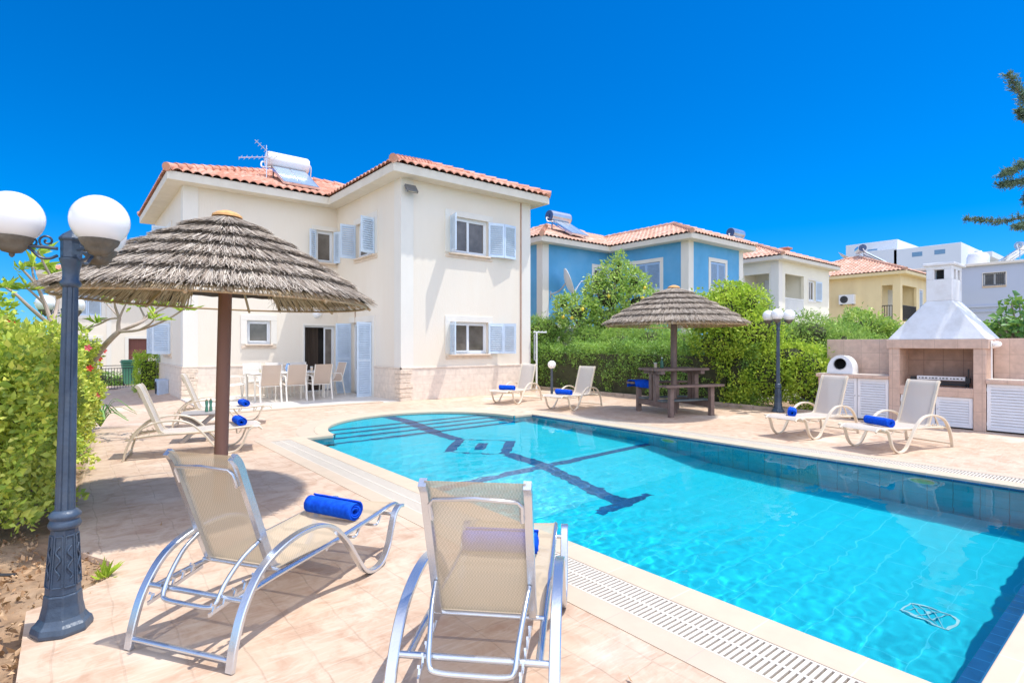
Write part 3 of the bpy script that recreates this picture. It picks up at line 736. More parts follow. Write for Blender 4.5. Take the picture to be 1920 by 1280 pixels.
# ---- cream villa with corner balcony, yellow villa with black railings: simpler boxes with an open loggia
def balcony_house(name, label, loc, W, DL, wallm, pilm, roofm, railm, opl, opf, wl, depth=8.0, rail='white'):
    """origin at the front-left corner; front face along +x (W), left face along +y (DL); opl/opf: the loggia's openings in the two faces"""
    r = thing(name, label, 'house', loc); H = 5.87
    b = MB(); walls(b, (0,0), (1,0), W, 0, 2.95, []); walls(b, (0,depth), (0,-1), depth, 0, 2.95, [])
    walls(b, (W,0), (0,1), depth, 0, H, []); walls(b, (W,depth), (-1,0), W, 0, H, [])
    fw = [x for x in wl if x['wall'] == 'front']; lw = [x for x in wl if x['wall'] == 'left']
    walls(b, (0,0), (1,0), W, 2.95, H, [(opf[0], opf[1], 2.95, 5.25)] + [x['hole'] for x in fw])
    walls(b, (0,depth), (0,-1), depth, 2.95, H, [(depth-opl[1], depth-opl[0], 2.95, 5.25)] + [x['hole'] for x in lw])
    # loggia room: back and side walls, floor
    bx, by = opf[1]+0.1, opl[1]+0.1; wi = 1.5
    b.add([(wi,wi*0.8,2.95),(bx,wi*0.8,2.95),(bx,wi*0.8,5.6),(wi,wi*0.8,5.6)],[(0,1,2,3)])
    b.add([(wi,wi*0.8,2.95),(wi,by,2.95),(wi,by,5.6),(wi,wi*0.8,5.6)],[(3,2,1,0)])
    b.add([(bx,0.01,2.95),(bx,wi*0.8,2.95),(bx,wi*0.8,5.6),(bx,0.01,5.6)],[(0,1,2,3)])
    b.add([(0.01,by,2.95),(wi,by,2.95),(wi,by,5.6),(0.01,by,5.6)],[(0,1,2,3)])
    b.add([(0.01,0.01,3.0),(bx,0.01,3.0),(bx,by,3.0),(0.01,by,3.0)],[(0,1,2,3)])
    b.add([(0.01,0.01,5.6),(bx,0.01,5.6),(bx,by,5.6),(0.01,by,5.6)],[(3,2,1,0)])
    b.build('wall', wallm, r)
    b = MB(); b.box(-.015,.4,-.015,.4,0,H); b.build('pilaster', pilm, r)
    b = MB(); b.box(-.014,0.0,opl[1]+.02,opl[1]+.36,0,H); b.build('pilaster', pilm, r)
    # loggia doors
    d = MB(); d.box(wi-.03,wi-.004,opl[0]+.1,opl[0]+.95,3.0,5.05); d.box(wi-.036,wi-.003,opl[0]+.5,opl[0]+.53,3.0,5.05); d.build('balcony_door', PVC, r)
    d = MB(); xm = opf[0]+(opf[1]-opf[0])*.45; 
    for i in range(2): d.box(xm+i*.55,xm+i*.55+.5,wi*.8-.03,wi*.8-.004,3.0,5.05)
    d.build('balcony_door', PVC, r)
    for nm, A, B in (('railing',(0.04,opl[0],0),(0.04,opl[1],0)),('railing',(opf[0],0.04,0),(opf[1],0.04,0))):
        b = MB(); A, B = Vector(A), Vector(B); n = max(3, int((B-A).length/0.13))
        zt = 3.95; t = 0.03 if rail == 'white' else 0.018
        b.bar([A+Vector((0,0,zt)), B+Vector((0,0,zt))], 0.06 if rail == 'white' else .04, 0.05); b.bar([A+Vector((0,0,3.1)), B+Vector((0,0,3.1))], .04, .04)
        for i in range(n+1):
            p = A.lerp(B, i/n); b.tube([p+Vector((0,0,3.02)), p+Vector((0,0,zt))], t, 6)
        b.build(nm, railm, r)
    ov = .45; b = MB(); b.box(-ov,W+ov,-ov,depth+ov,H,H+.2); b.build('eave', FASCIA if wallm != YELLOW else YELLOW, r, bevel=.01)
    b = MB(); zr = H+.205; pt = .4; LW = W+2*ov; LD = depth+2*ov; m = min(LW, LD)/2
    slope(b, (-ov,-ov), (1,0), (0,1), LW, m, pt, zr, [(-1,1,0),(1,1,LW),(0,1,m)], su=6)
    slope(b, (-ov,LD-ov), (0,-1), (1,0), LD, m, pt, zr, [(-1,1,0),(1,1,LD),(0,1,m)], su=6)
    slope(b, (W+ov,-ov), (0,1), (-1,0), LD, m, pt, zr, [(-1,1,0),(1,1,LD),(0,1,m)], su=4)
    rf = b.build('roof', roofm, r, smooth=True, angle=50)
    b = MB(); z = lambda v: zr+.05+pt*v
    caps(b, (-ov,-ov,z(0)), (-ov+m,-ov+m,z(m))); caps(b, (W+ov,-ov,z(0)), (W+ov-m,-ov+m,z(m))); caps(b, (-ov,LD-ov,z(0)), (-ov+m,LD-ov-m,z(m)))
    if LD > LW: caps(b, (-ov+m,-ov+m,z(m)), (-ov+m,LD-ov-m,z(m)))
    b.build('ridge_tiles', roofm, rf, smooth=True)
    for x in wl:
        p0, u = ((0,0),(1,0)) if x['wall'] == 'front' else ((0,depth),(0,-1))
        window(r, p0, u, **{k: v for k, v in x.items() if k != 'wall'})
    return r
CREAM2 = M('pale_cream_stucco', (0.82,0.77,0.63), 0.8, 0.04, 1, bump=0.2, bscale=30)
YELLOW = M('yellow_stucco', (0.80,0.66,0.38), 0.8, 0.05, 1, bump=0.2, bscale=30, dirt=(0.62,0.46,0.24), dscale=0.8, damt=0.4, stretch=(1,1,.4))
WHITEM = M('white_metal', (0.82,0.82,0.80), 0.4, 0.02)
BLACKM = M('black_iron', (0.03,0.03,0.032), 0.5, 0.1)
balcony_house('villa', 'pale cream villa with white corner balcony between the blue and yellow houses', (28.9,13.5,0), 6.4, 4, CREAM2, WHITEP, ROOFM2, WHITEM, (0.5,1.9), (0.75,3.0),
   [dict(wall='front', hole=(3.6,4.5,3.95,5.1), panes=2, sill=False, band=.1, shutters=[(4.5,[.7],[4])])])
balcony_house('villa', 'yellow villa with black balcony railings behind the barbecue wall', (40.6,11.4,0), 7.0, 4, YELLOW, YELLOW, ROOFM2, BLACKM, (0.3,1.0), (0.45,3.3),
   [dict(wall='front', hole=(3.9,4.6,3.6,5.1), panes=1, sill=False, band=.1, closed=True)], depth=7.5, rail='black')

# cream villa behind the gate (far left)
g = thing('villa', 'cream villa with brown front door behind the gate on the left', 'house', (-0.6, 34.0, 0))
GH_ = 4.75
b = MB(); walls(b, (0,0), (1,0), 10, -0.5, GH_, [(3.1,3.95,-0.35,1.78),(0.7,1.9,0.7,1.75),(0.9,2.0,2.9,3.9),(4.3,5.3,2.9,3.9)]); walls(b, (0,8), (0,-1), 8, -.5, GH_, [])
walls(b, (10,0), (0,1), 8, -.5, GH_, [])
b.build('wall', STUCCO, g)
b = MB(); b.box(-.015,.35,-.015,.35,-.5,GH_); b.build('pilaster', WHITEP, g)
b = MB(); b.box(2.2,2.4,-.015,0,-.5,GH_); b.build('pilaster', WHITEP, g)
b = MB(); b.box(3.1,3.95,.1,.15,-.35,1.78); b.box(3.2,3.85,.09,.1,.1,.8); b.box(3.2,3.85,.09,.1,.95,1.65)
dr = b.build('door', M('brown_wood_door', (0.16,0.055,0.04), 0.5, .15, 3, stretch=(6,6,.5)), g, bevel=.004)
b = MB(); b.ball((3.3,.05,.75),.04); b.build('knob', WHITEM, dr, smooth=True)
b = MB(); b.box(2.95,3.1,-.02,0,-.35,1.9); b.box(3.95,4.1,-.02,0,-.35,1.9); b.box(3.1,3.95,-.022,0,1.78,1.92); b.build('surround', WHITEP, dr)
window(g, (0,0), (1,0), (0.7,1.9,0.7,1.75), sill=False); window(g, (0,0), (1,0), (0.9,2.0,2.9,3.9), closed=True, sill=False); window(g, (0,0), (1,0), (4.3,5.3,2.9,3.9), closed=True, sill=False)
b = MB(); b.box(-.45,10.45,-.45,8.45,GH_,GH_+.2); b.build('eave', FASCIA, g)
b = MB(); LW, LD, m = 10.9, 8.9, 4.45
slope(b, (-.45,-.45), (1,0), (0,1), LW, m, .24, GH_+.21, [(-1,1,0),(1,1,LW),(0,1,m)], su=5); slope(b, (-.45,8.45), (0,-1), (1,0), LD, m, .24, GH_+.21, [(-1,1,0),(1,1,LD)], su=5)
slope(b, (10.45,-.45), (0,1), (-1,0), LD, m, .24, GH_+.21, [(-1,1,0),(1,1,LD)], su=4)
rf = b.build('roof', ROOFM, g, smooth=True, angle=50)
b = MB(); caps(b, (-.45,-.45,GH_+.26), (4,4,GH_+.26+1.07)); b.build('ridge_tiles', ROOFM, rf, smooth=True)

# flat-roofed pale building and distant white blocks
LAV = M('lavender_white_plaster', (0.50,0.56,0.68), 0.8, 0.03, .5, bump=.1, bscale=20)
e_ = thing('apartment_building', 'flat-roofed pale lavender building with one barred window behind the chimney', 'building', (50,-12,0))
b = MB(); walls(b, (0,34), (0,-1), 34, 0, 7.0, [(12.9,14.1,5.55,6.45)], reveal=.3); walls(b, (0,0), (1,0), 14, 0, 7, []); b.add([(0,0,6.9),(14,0,6.9),(14,34,6.9),(0,34,6.9)],[(0,1,2,3)]); b.build('wall', LAV, e_)
b = MB(); b.box(-.25,14,-.25,34.2,7.0,7.18); b.build('cornice', WHITEP, e_, bevel=.02)
b = MB(); b.box(-.12,0,-.2,22.5,4.08,4.2); b.box(-.1,0,0,22.4,3.75,3.82); b.build('ledge', LAV, e_)
wn = window(e_, (0,34), (0,-1), (12.9,14.1,5.55,6.45), band=.05, sill=True)
b = MB()
for i in range(11): b.tube([(-.03,34-12.95-i*.11,5.57),(-.03,34-12.95-i*.11,6.44)], .012, 5)
for z in (5.6,6.4): b.bar([(-.03,34-12.9,z),(-.03,34-14.1,z)], .03, .03)
b.build('bars', BLACKM, wn)
FARW = M('distant_white_plaster', (0.66,0.70,0.75), .8, .03, .2)
def far_block(lab, boxes, wins):
    x0 = min(q[0] for q in boxes); y0 = min(q[2] for q in boxes)
    r = thing('apartment_building', lab, 'building', (x0,y0,0))
    for q in boxes:
        b = MB(); b.box(q[0]-x0,q[1]-x0,q[2]-y0,q[3]-y0,q[4],q[5]); b.build('block', FARW, r, bevel=.05)
    for q in wins:
        b = MB(); b.box(q[0]-x0,q[1]-x0,q[2]-y0,q[3]-y0,q[4],q[5]); b.build('window', M('distant_blue_glass', (.16,.30,.46), .3), r)
    return r
def far(px, d): 
    dx = (px-960)/1031; return (d*(.6307+dx*.776), d*(.776-dx*.6307))
zf = lambda y, d: 1.5+d*(645-y)/1031
x,y = far(1690,95)
far_block('white stepped apartment block far behind the yellow roof', [(x-2,x+16,y,y+8,0,zf(455,97)),(x-4,x+16,y-9,y,0,zf(473,95)),(x-4,x-2,y-.5,y+4,0,zf(474,97))],
  [(x-2.02,x-1.9,y+3,y+4.5,zf(474,96),zf(466,96)),(x-4.02,x-3.9,y-4,y-2.6,zf(488,94),zf(480,94)),(x-4.02,x-3.9,y-7,y-5.6,zf(488,94),zf(480,94))])
x,y = far(1765,90)
far_block('white far apartment block with a stair tower above the flat roof', [(x,x+20,y-5,y+9,0,zf(489,90)),(x+1,x+4,y-.5,y+3.5,zf(489,90),zf(471,90)),(x+1,x+10,y-6.2,y-.6,zf(489,90),zf(479,90))],
  [(x+.96,x+1,y+2,y+3.2,zf(488,90),zf(478,90)),(x-.04,x,y-3,y-1.5,zf(502,90),zf(494,90))])
# ---------------------------------------------------------------- patio
b = MB(); b.box(2.45,6.85,13.3,17.43,-.25,0.012); b.box(6.35,6.85,13.05,13.3,-.25,.012)
tag(b.build('patio', PATIO_T), 'pale tiled dining patio in the corner of the villa', 'patio', kind='structure')
b = MB(); b.box(2.40,6.345,13.05,13.298,-.25,0.022)
tag(b.build('patio_edge', BORDER), 'pale step edge of the dining patio', 'paving', kind='structure')

def spline(pts, n=6):
    P = [Vector(p) for p in pts]; P = [2*P[0]-P[1]] + P + [2*P[-1]-P[-2]]; out = []
    for i in range(1, len(P)-2):
        for k in range(n):
            t = k/n; a, b_, c, d = P[i-1:i+3]
            out.append(0.5*((2*b_) + (c-a)*t + (2*a-5*b_+4*c-d)*t*t + (3*b_-a-3*c+d)*t**3))
    out.append(P[-2]); return out

# ---------------------------------------------------------------- loungers
SILVER = M('silver_lounger_frame', (0.66,0.69,0.73), 0.27, 0.04, 6, metal=0.88, bump=0.05, bscale=80)
CREAMF = M('cream_lounger_frame', (0.70,0.60,0.46), 0.4, 0.04, 6)
def sling_mat(name, c, a):
    t = NT(name); v = t.coords('Object')
    w1 = t.n('TexChecker'); w1.inputs['Scale'].default_value = 150; t.l(v, w1.inputs['Vector'])
    n = t.noise(v, 4, 3)
    base = t.ramp(n, [(0.3, tuple(x*.94 for x in c)), (0.7, c)])
    base = t.mix(w1.outputs['Fac'], base, tuple(x*.74 for x in c))
    p = t.principled(base, 0.7, 0, t.bump(w1.outputs['Fac'], .25, .002), .3)
    tr = t.n('BsdfTranslucent'); t.l(base, tr.inputs[0])
    m1 = t.n('MixShader'); m1.inputs[0].default_value = .2; t.l(p, m1.inputs[1]); t.l(tr.outputs[0], m1.inputs[2])
    tp = t.n('BsdfTransparent'); m2 = t.n('MixShader'); m2.inputs[0].default_value = a
    t.l(m1.outputs[0], m2.inputs[1]); t.l(tp.outputs[0], m2.inputs[2])
    return t.out(m2.outputs[0])
SLINGT = sling_mat('tan_mesh_sling', (0.72,0.585,0.405), 0.20)
SLINGW = sling_mat('cream_mesh_sling', (0.74,0.67,0.59), 0.10)
def sling(pts, hw, mat, name, root, sag=0.012):
    P = spline([(0,)+tuple(p) for p in pts], 5); n = len(P); m = 9; vs = []
    for i, p in enumerate(P):
        t = (P[min(i+1,n-1)]-P[max(i-1,0)]).normalized(); nn = Vector((1,0,0)).cross(t)
        for j in range(m):
            k = 2*j/(m-1)-1; q = p + Vector((hw*k,0,0)) - nn*sag*(1-k*k)*math.sin(PI*min(1,max(0,i/(n-1)))) 
            vs.append(tuple(q))
    fs = [(i*m+j,i*m+j+1,(i+1)*m+j+1,(i+1)*m+j) for i in range(n-1) for j in range(m-1)]
    b = MB(); b.add(vs, fs); return b.build(name, mat, root, smooth=True, angle=60)
def make_lounger(label, fm, sm):
    r = thing('sun_lounger', label, 'sun lounger')
    arm = spline([(0,.0,0.0),(0,.025,.12),(0,.085,.27),(0,.20,.405),(0,.38,.475),(0,.58,.485),(0,.74,.435),(0,.88,.31),(0,1.0,.15),(0,1.09,.045),(0,1.19,.012),(0,1.29,.03),(0,1.37,.11),(0,1.415,.22),(0,1.455,.305),(0,1.51,.34),(0,1.56,.335)], 5)
    for s in (-1, 1):
        b = MB(); b.section([p + Vector((s*.315,0,0)) for p in arm], [(-.0225,-.012),(.0225,-.012),(.0225,.012),(-.0225,.012)])
        b.build('arm', fm, r, smooth=True, angle=50, bevel=.004, seg=1)
    for s in (-1, 1):
        b = MB(); b.tube([p + Vector((s*.256,0,0)) for p in spline([(0,.10,.283),(0,.35,.298),(0,.8,.305),(0,1.2,.325),(0,1.48,.345),(0,1.575,.335),(0,1.62,.30)],4)], .0155, 8)
        b.build('rail', fm, r, smooth=True, angle=60)
    for y, z, rr, hw in ((.10,.283,.014,.30),(.012,.05,.014,.30),(1.452,.30,.013,.30),(.78,.285,.012,.256),(.385,.315,.011,.256)):
        b = MB(); b.tube([(-hw,y,z),(hw,y,z)], rr, 8); b.build('crossbar', fm, r, smooth=True, angle=60)
    b = MB()                                         # the stretcher loops under the seat
    for y in (1.05,1.3):
        b.tube(spline([(-.262,y-.06,.315),(-.255,y-.03,.27),(-.245,y,.265),(-.1,y,.268),(.1,y,.268),(.245,y,.265),(.255,y+.03,.27),(.262,y+.06,.315)],4), .009, 6)
    b.build('stretcher', fm, r, smooth=True, angle=60)
    bk = [(.43,.305),(.385,.335),(.345,.42),(.275,.605),(.20,.80),(.158,.91),(.122,.955)]
    b = MB()
    for s in (-1, 1): b.section([p + Vector((s*.208,0,0)) for p in spline([(0,)+q for q in bk],4)], [(-.016,-.02),(.016,-.02),(.016,.02),(-.016,.02)])
    P = lambda t: Vector((0, .345+(.20-.345)*t, .42+(.80-.42)*t))
    b.tube([Vector((x,0,0))+P(t)+Vector((0,-.026,-.012)) for x,t in ((-.184,1.02),(-.184,1.2),(-.168,1.25),(0,1.275),(.168,1.25),(.184,1.2),(.184,1.02))], .010, 7)
    b.build('back_frame', fm, r, smooth=True, angle=50)
    pr = MB(); a = P(.2)+Vector((0,-.02,-.01))
    pr.tube(spline([(-.200,a.y,a.z),(-.19,.20,.435),(-.175,.11,.345),(-.165,.065,.268),(-.13,.052,.250),(0,.05,.248),(.13,.052,.250),(.165,.065,.268),(.175,.11,.345),(.19,.20,.435),(.200,a.y,a.z)],5), .0115, 8)
    pr.build('prop', fm, r, smooth=True, angle=60)
    for s in (-1, 1):
        b = MB(); b.bar([(s*.19,-.0,.245),(s*.205,.33,.30)], .008, .018)
        for i in range(5):
            y = .02+i*.06; z = .243+i*.0125; x = s*(.192+.003*i)
            b.bar([(x,y,z),(x,y+.012,z+.035),(x,y-.008,z+.048)], .009, .012)
        b.build('notched_rack', fm, r)
    sling([(.375,.322),(.8,.318),(1.2,.34),(1.46,.362),(1.55,.352),(1.61,.315)], .250, sm, 'seat', r)
    sling([(.40,.325),(.382,.345),(.345,.425),(.275,.61),(.20,.805),(.155,.918),(.117,.963)], .202, sm, 'backrest', r, sag=.02)
    return r
lab = {}
L1 = make_lounger('silver sun lounger with tan mesh seen from behind beside the thatched parasol pole', SILVER, SLINGT)
def place(o, pos, head):
    o.location = (pos[0], pos[1], pos[2] if len(pos) > 2 else 0); o.rotation_euler = (0, 0, math.atan2(head[1], head[0]) - PI/2)
GL = 'sun loungers round the pool'
L1['group'] = GL
place(L1, (.412,3.02), (.84,.54))
L2 = dup(L1, (0,0,0), 0, 'silver sun lounger with its back to us standing right at the pool drain in front', GL); place(L2, (1.153,1.676), (.72,.694))
SW = {SILVER: CREAMF, SLINGT: SLINGW}
far_l = [
 ((.64,8.89), (.978,-.21), 'cream sun lounger in front of the hedge with a towel half behind the parasol pole'),
 ((1.55,11.62), (.96,-.28), 'cream sun lounger behind the small side table at the patio edge'),
 ((9.85,11.28), (-.95,-.31), 'cream sun lounger standing against the stone base of the villa corner'),
 ((10.05,9.30), (-.98,-.19), 'cream sun lounger between the globe bollard light and the picnic table'),
 ((10.42,3.82), (-.985,.17), 'cream sun lounger in front of the white dome oven'),
 ((10.15,2.48), (-.962,.272), 'cream sun lounger in front of the barbecue grill opening'),
]
LG = [L1, L2]
for pos, hd, lb in far_l:
    o = dup(L1, (0,0,0), 0, lb, GL, SW); place(o, pos, hd); LG.append(o)

# rolled towels
def towel_mat():
    t = NT('blue_towel'); v = t.coords('Object')
    base = t.ramp(t.noise(v, 30, 4), [(.3,(0.005,0.06,0.50)),(.7,(0.010,0.11,0.74))])
    return t.out(t.principled(base, .95, 0, t.bump(t.noise(v, 220, 3), .6, .004), .1))
TOWEL = towel_mat()
def make_towel(label):
    r = thing('rolled_towel', label, 'towel'); n = 60; turns = 3.2; L = .21; rs = np.random.RandomState(5)
    b = MB(); m = 14; vs = []
    xs = [-L+2*L*j/(m-1) for j in range(m)]
    for i in range(n+1):
        a = 2*PI*turns*i/n; rr = .012+.052*i/n
        for j, x in enumerate(xs):
            e = 1+.035*math.sin(7*x+a)+.02*rs.uniform(-1,1)
            vs.append((x + (.006*math.sin(a*1.3) if j in (0,m-1) else 0), rr*e*math.cos(a), .058+.88*rr*e*math.sin(a)))
    b.add(vs, [(i*m+j,i*m+j+1,(i+1)*m+j+1,(i+1)*m+j) for i in range(n) for j in range(m-1)])
    o = b.build('towel', TOWEL, r, smooth=True, angle=70)
    so_ = o.modifiers.new('thick', 'SOLIDIFY'); so_.thickness = .011; so_.offset = -1
    return r
TLAB = ['blue rolled towel on the silver lounger seen from behind on the left','blue towel roll peeping out behind the mesh back of the front lounger',
 'blue rolled towel beside the brown parasol pole on the cream lounger','blue rolled towel on the lounger at the patio edge',
 'blue rolled towel on the lounger against the villa corner','blue rolled towel on the lounger by the globe bollard light',
 'blue rolled towel on the lounger in front of the white dome oven','blue rolled towel on the lounger in front of the barbecue opening']
tpos = [1.18, 1.08, 1.33, 1.12, 1.2, 1.15, 1.22, 1.15]; trot = [-.18, .0, .15, .25, .1, -.05, -1.0, -.25]; tx = [0,-.035,-.05,0,0,0,.06,.0]
T0 = None
for lo, lb, yy, rr, xx in zip(LG, TLAB, tpos, trot, tx):
    p = Matrix.Translation(lo.location) @ Matrix.Rotation(lo.rotation_euler.z, 4, 'Z') @ Vector((xx, yy, .332 if yy < 1.15 else .340))
    if T0 is None: T0 = make_towel(lb); T0['group'] = 'rolled blue towels on the loungers'; o = T0
    else: o = dup(T0, (0,0,0), 0, lb)
    o.location = p; o.rotation_euler = (0, 0, lo.rotation_euler.z + rr)

# ---------------------------------------------------------------- thatched parasols
def straw_mat(name, stops):
    t = NT(name); g = t.n('NewGeometry'); base = t.ramp(g.outputs['Random Per Island'], stops)
    v = t.coords('Object'); base = t.mix(t.ramp(t.noise(v, 2.5, 5), [(.4,(0,0,0)),(.75,(.5,.5,.5))]), base, (0.22,0.19,0.17))
    return t.out(t.principled(base, .85, 0, None, .2))
STRAW = straw_mat('grey_straw', [(0,(0.20,0.145,0.10)),(.25,(0.38,0.305,0.235)),(.6,(0.56,0.475,0.38)),(1,(0.74,0.66,0.55))])
STRAWU = straw_mat('tan_straw', [(0,(0.34,0.24,0.13)),(.5,(0.54,0.41,0.25)),(1,(0.70,0.57,0.39))])
POLEM = M('brown_pole_paint', (0.26,0.125,0.085), 0.6, .14, 5, bump=.3, bscale=30, stretch=(1,1,.15), dirt=(.36,.2,.14), dscale=6, damt=.5)
WOODD = M('dark_stained_wood', (0.17,0.115,0.095), 0.6, .25, 6, bump=.4, bscale=30, dirt=(.2,.15,.13), dscale=3, damt=.5, stretch=(1,1,1))
REED = M('reed_hoop', (0.50,0.35,0.2), 0.7, .1)
ROPE = M('orange_rope_cap', (0.66,0.36,0.14), .9, .2, 20, bump=.6, bscale=60)
def make_parasol(label, Rm=1.40, zr=1.89, za=2.72, gap=None, pole=.062, seed=1, polem=None):
    r = thing('thatched_parasol', label, 'parasol'); rs = np.random.RandomState(seed)
    def prof(q):                                  # height of the cone at radius q (0..1)
        return za - (za-zr)*(0.80*q + 0.20*q*q)
    tiers = [(0.02,.30),(.22,.46),(.38,.60),(.52,.74),(.66,.87),(.80,1.0)]
    V = []; F = []; mi = []
    def blade(p, q, w, side):
        n = len(V); p = np.array(p); q = np.array(q); side = np.array(side)*w
        V.extend([p-side, p+side, q+side*.7, q-side*.7]); F.append((n,n+1,n+2,n+3))
    for k, (q0, q1) in enumerate(tiers):
        cnt = int(2*PI*Rm*q1/.0068*3.0)
        lift = .085
        for i in range(cnt):
            a = rs.uniform(0, 2*PI)
            s = rs.uniform(0, .45); qa = q0+(q1-q0)*s; qb = q1*(1+rs.normal(0,.012)) - rs.uniform(0,1)**4*.05
            if gap and k >= len(tiers)-gap[2]:
                g = (a-gap[0]+PI) % (2*PI) - PI
                if abs(g) < gap[1]: continue
            ab = a + rs.normal(0, .045); dz = rs.uniform(0, .05)
            u = np.array((math.cos(a), math.sin(a), 0)); ub = np.array((math.cos(ab), math.sin(ab), 0)); sd = (-math.sin(a), math.cos(a), rs.uniform(-.5,.5))
            dz = 1-rs.rand()**2.2*(.75 if rs.rand() < .8 else 1.0); w_ = rs.uniform(.0016,.0036); blade(u*qa*Rm+np.array((0,0,prof(qa)+.008+.03*dz)), ub*qb*Rm+np.array((0,0,prof(qb)+.010+lift*(.62+.38*dz if k < 5 else .15+.6*dz))), w_, sd)
    top = len(F); 
    mesh_np('thatch', V, F, STRAW, r)
    V = []; F = []
    for k, (q0, q1) in enumerate(tiers):           # underside layer
        for i in range(int(2*PI*Rm*q1/.010*1.8)):
            a = rs.uniform(0, 2*PI)
            if gap and k >= len(tiers)-gap[2]:
                g = (a-gap[0]+PI) % (2*PI) - PI
                if abs(g) < gap[1]: continue
            u = np.array((math.cos(a), math.sin(a), 0)); ab = a+rs.normal(0,.02); ub = np.array((math.cos(ab), math.sin(ab), 0))
            qb = q1*(.955+rs.normal(0,.008))
            blade(u*q0*Rm+np.array((0,0,prof(q0)-.015)), ub*qb*Rm+np.array((0,0,prof(qb)-.025-rs.uniform(0,.012))), rs.uniform(.003,.0065), (-math.sin(a), math.cos(a), rs.uniform(-.3,.3)))
    mesh_np('thatch_lining', V, F, STRAWU, r)
    b = MB(); n = 48                                # matting between the two straw layers
    qs = [.03,.2,.4,.6,.8,.93]
    for q_ in range(len(qs)-1):
        for i in range(n):
            a0, a1 = 2*PI*i/n, 2*PI*(i+1)/n
            if gap and qs[q_] >= (.8 if gap[2] == 1 else .6):
                g = ((a0+a1)/2-gap[0]+PI) % (2*PI) - PI
                if abs(g) < gap[1]+.03: continue
            P = lambda q, a: (q*Rm*math.cos(a), q*Rm*math.sin(a), prof(q)-.005)
            b.add([P(qs[q_],a0),P(qs[q_],a1),P(qs[q_+1],a1),P(qs[q_+1],a0)],[(0,1,2,3)])
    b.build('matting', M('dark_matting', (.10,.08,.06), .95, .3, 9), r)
    for k, (q0, q1) in enumerate(tiers[:-1]):             # dark rings for the cut straw ends, ledge shadow put into their colour
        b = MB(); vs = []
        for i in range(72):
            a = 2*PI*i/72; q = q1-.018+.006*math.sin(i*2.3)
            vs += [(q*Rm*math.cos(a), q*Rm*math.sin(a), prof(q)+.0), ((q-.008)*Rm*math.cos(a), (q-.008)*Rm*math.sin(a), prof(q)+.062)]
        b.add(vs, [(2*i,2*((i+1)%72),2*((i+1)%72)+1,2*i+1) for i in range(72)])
        b.build('straw_end_shade', M('dark_matting', (.10,.08,.06), .95, .3, 9), r)
    for q in (.42,.70,.94):
        b = MB(); b.tube([(q*Rm*math.cos(2*PI*i/40), q*Rm*math.sin(2*PI*i/40), prof(q)-.05) for i in range(40)], .011, 6, closed=True); b.build('hoop', REED, r, smooth=True)
    for i in range(8):
        a = 2*PI*(i+.5)/8; b = MB(); b.tube([(.05*math.cos(a),.05*math.sin(a),prof(.03)-.1),(.97*Rm*math.cos(a),.97*Rm*math.sin(a),prof(.97)-.04)], .014, 6); b.build('rib', REED, r, smooth=True)
    b = MB(); b.tube([(0,0,-.02),(0,0,za-.06)], pole, 14, r1=pole*.97); b.build('pole', polem or POLEM, r, smooth=True)
    b = MB(); b.lathe([(.135,za+.0),(.13,za+.02),(.09,za+.045),(.04,za+.062),(.0,za+.068)], 18); b.build('cap', ROPE, r, smooth=True)
    return r
U1P = (1.155,5.87); U2P = (10.30,7.08)
ang = math.atan2(U1P[1], U1P[0])
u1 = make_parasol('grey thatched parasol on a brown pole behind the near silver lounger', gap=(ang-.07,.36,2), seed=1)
u1.location = (*U1P, 0); u1.rotation_euler = (R(.6), R(1.2), 0); u1['group'] = 'thatched parasols'
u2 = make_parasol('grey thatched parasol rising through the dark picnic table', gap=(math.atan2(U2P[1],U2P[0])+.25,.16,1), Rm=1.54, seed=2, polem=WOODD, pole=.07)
u2.location = (*U2P, 0); u2['group'] = 'thatched parasols'

# ---------------------------------------------------------------- picnic table
e_dir = Vector((.94,-.34,0)).normalized()
pt_ = thing('picnic_table', 'dark brown wooden picnic table with benches round the parasol pole', 'picnic table', (*U2P,0), math.atan2(e_dir.y, e_dir.x))
def planks(b, x0, x1, y0, y1, z0, z1, n, skip=None):
    w = (y1-y0)/n
    for i in range(n):
        b.box(x0+rnd.uniform(-.012,.012), x1+rnd.uniform(-.012,.012), y0+i*w+.004, y0+(i+1)*w-.004, z0, z1+rnd.uniform(-.003,.003))
b = MB(); planks(b,-.66,.66,-.36,-.075,.935,.985,2); planks(b,-.66,-.075,-.075,.075,.935,.985,1); planks(b,.075,.66,-.075,.075,.935,.985,1); planks(b,-.66,.66,.075,.36,.935,.985,2)
b.build('tabletop', WOODD, pt_, bevel=.006)
for s in (-1,1):
    b = MB(); planks(b,-.72,.72,s*.62-.14,s*.62+.14,.615,.66,2); b.build('bench', WOODD, pt_, bevel=.006)
    b = MB(); planks(b,-.6,.6,s*.36-.1,s*.36+.1,.30,.335,2); b.build('footrest', M('teal_grey_board', (.12,.15,.155), .6, .2, 6), pt_, bevel=.005)
for sx in (-1,1):
    for sy in (-1,1):
        b = MB(); b.box(sx*.5-.045,sx*.5+.045,sy*.60-.05,sy*.60+.05,0,.612); b.build('leg', WOODD, pt_, bevel=.006)
    b = MB(); b.box(sx*.5-.045,sx*.5-.002,-.54,.54,.17,.295); b.box(sx*.5+.002,sx*.5+.045,-.54,.54,.17,.295); b.build('beam', WOODD, pt_, bevel=.006)
    b = MB(); b.box(sx*.5-.05,sx*.5+.05,-.13,-.03,.296,.932); b.box(sx*.5-.05,sx*.5+.05,.03,.13,.296,.932); b.box(sx*.5-.05,sx*.5+.05,-.33,.33,.86,.933); b.build('post', WOODD, pt_, bevel=.006)
def on_table(x, y, z): return Matrix.Translation((*U2P,0)) @ Matrix.Rotation(math.atan2(e_dir.y,e_dir.x),4,'Z') @ Vector((x,y,z))
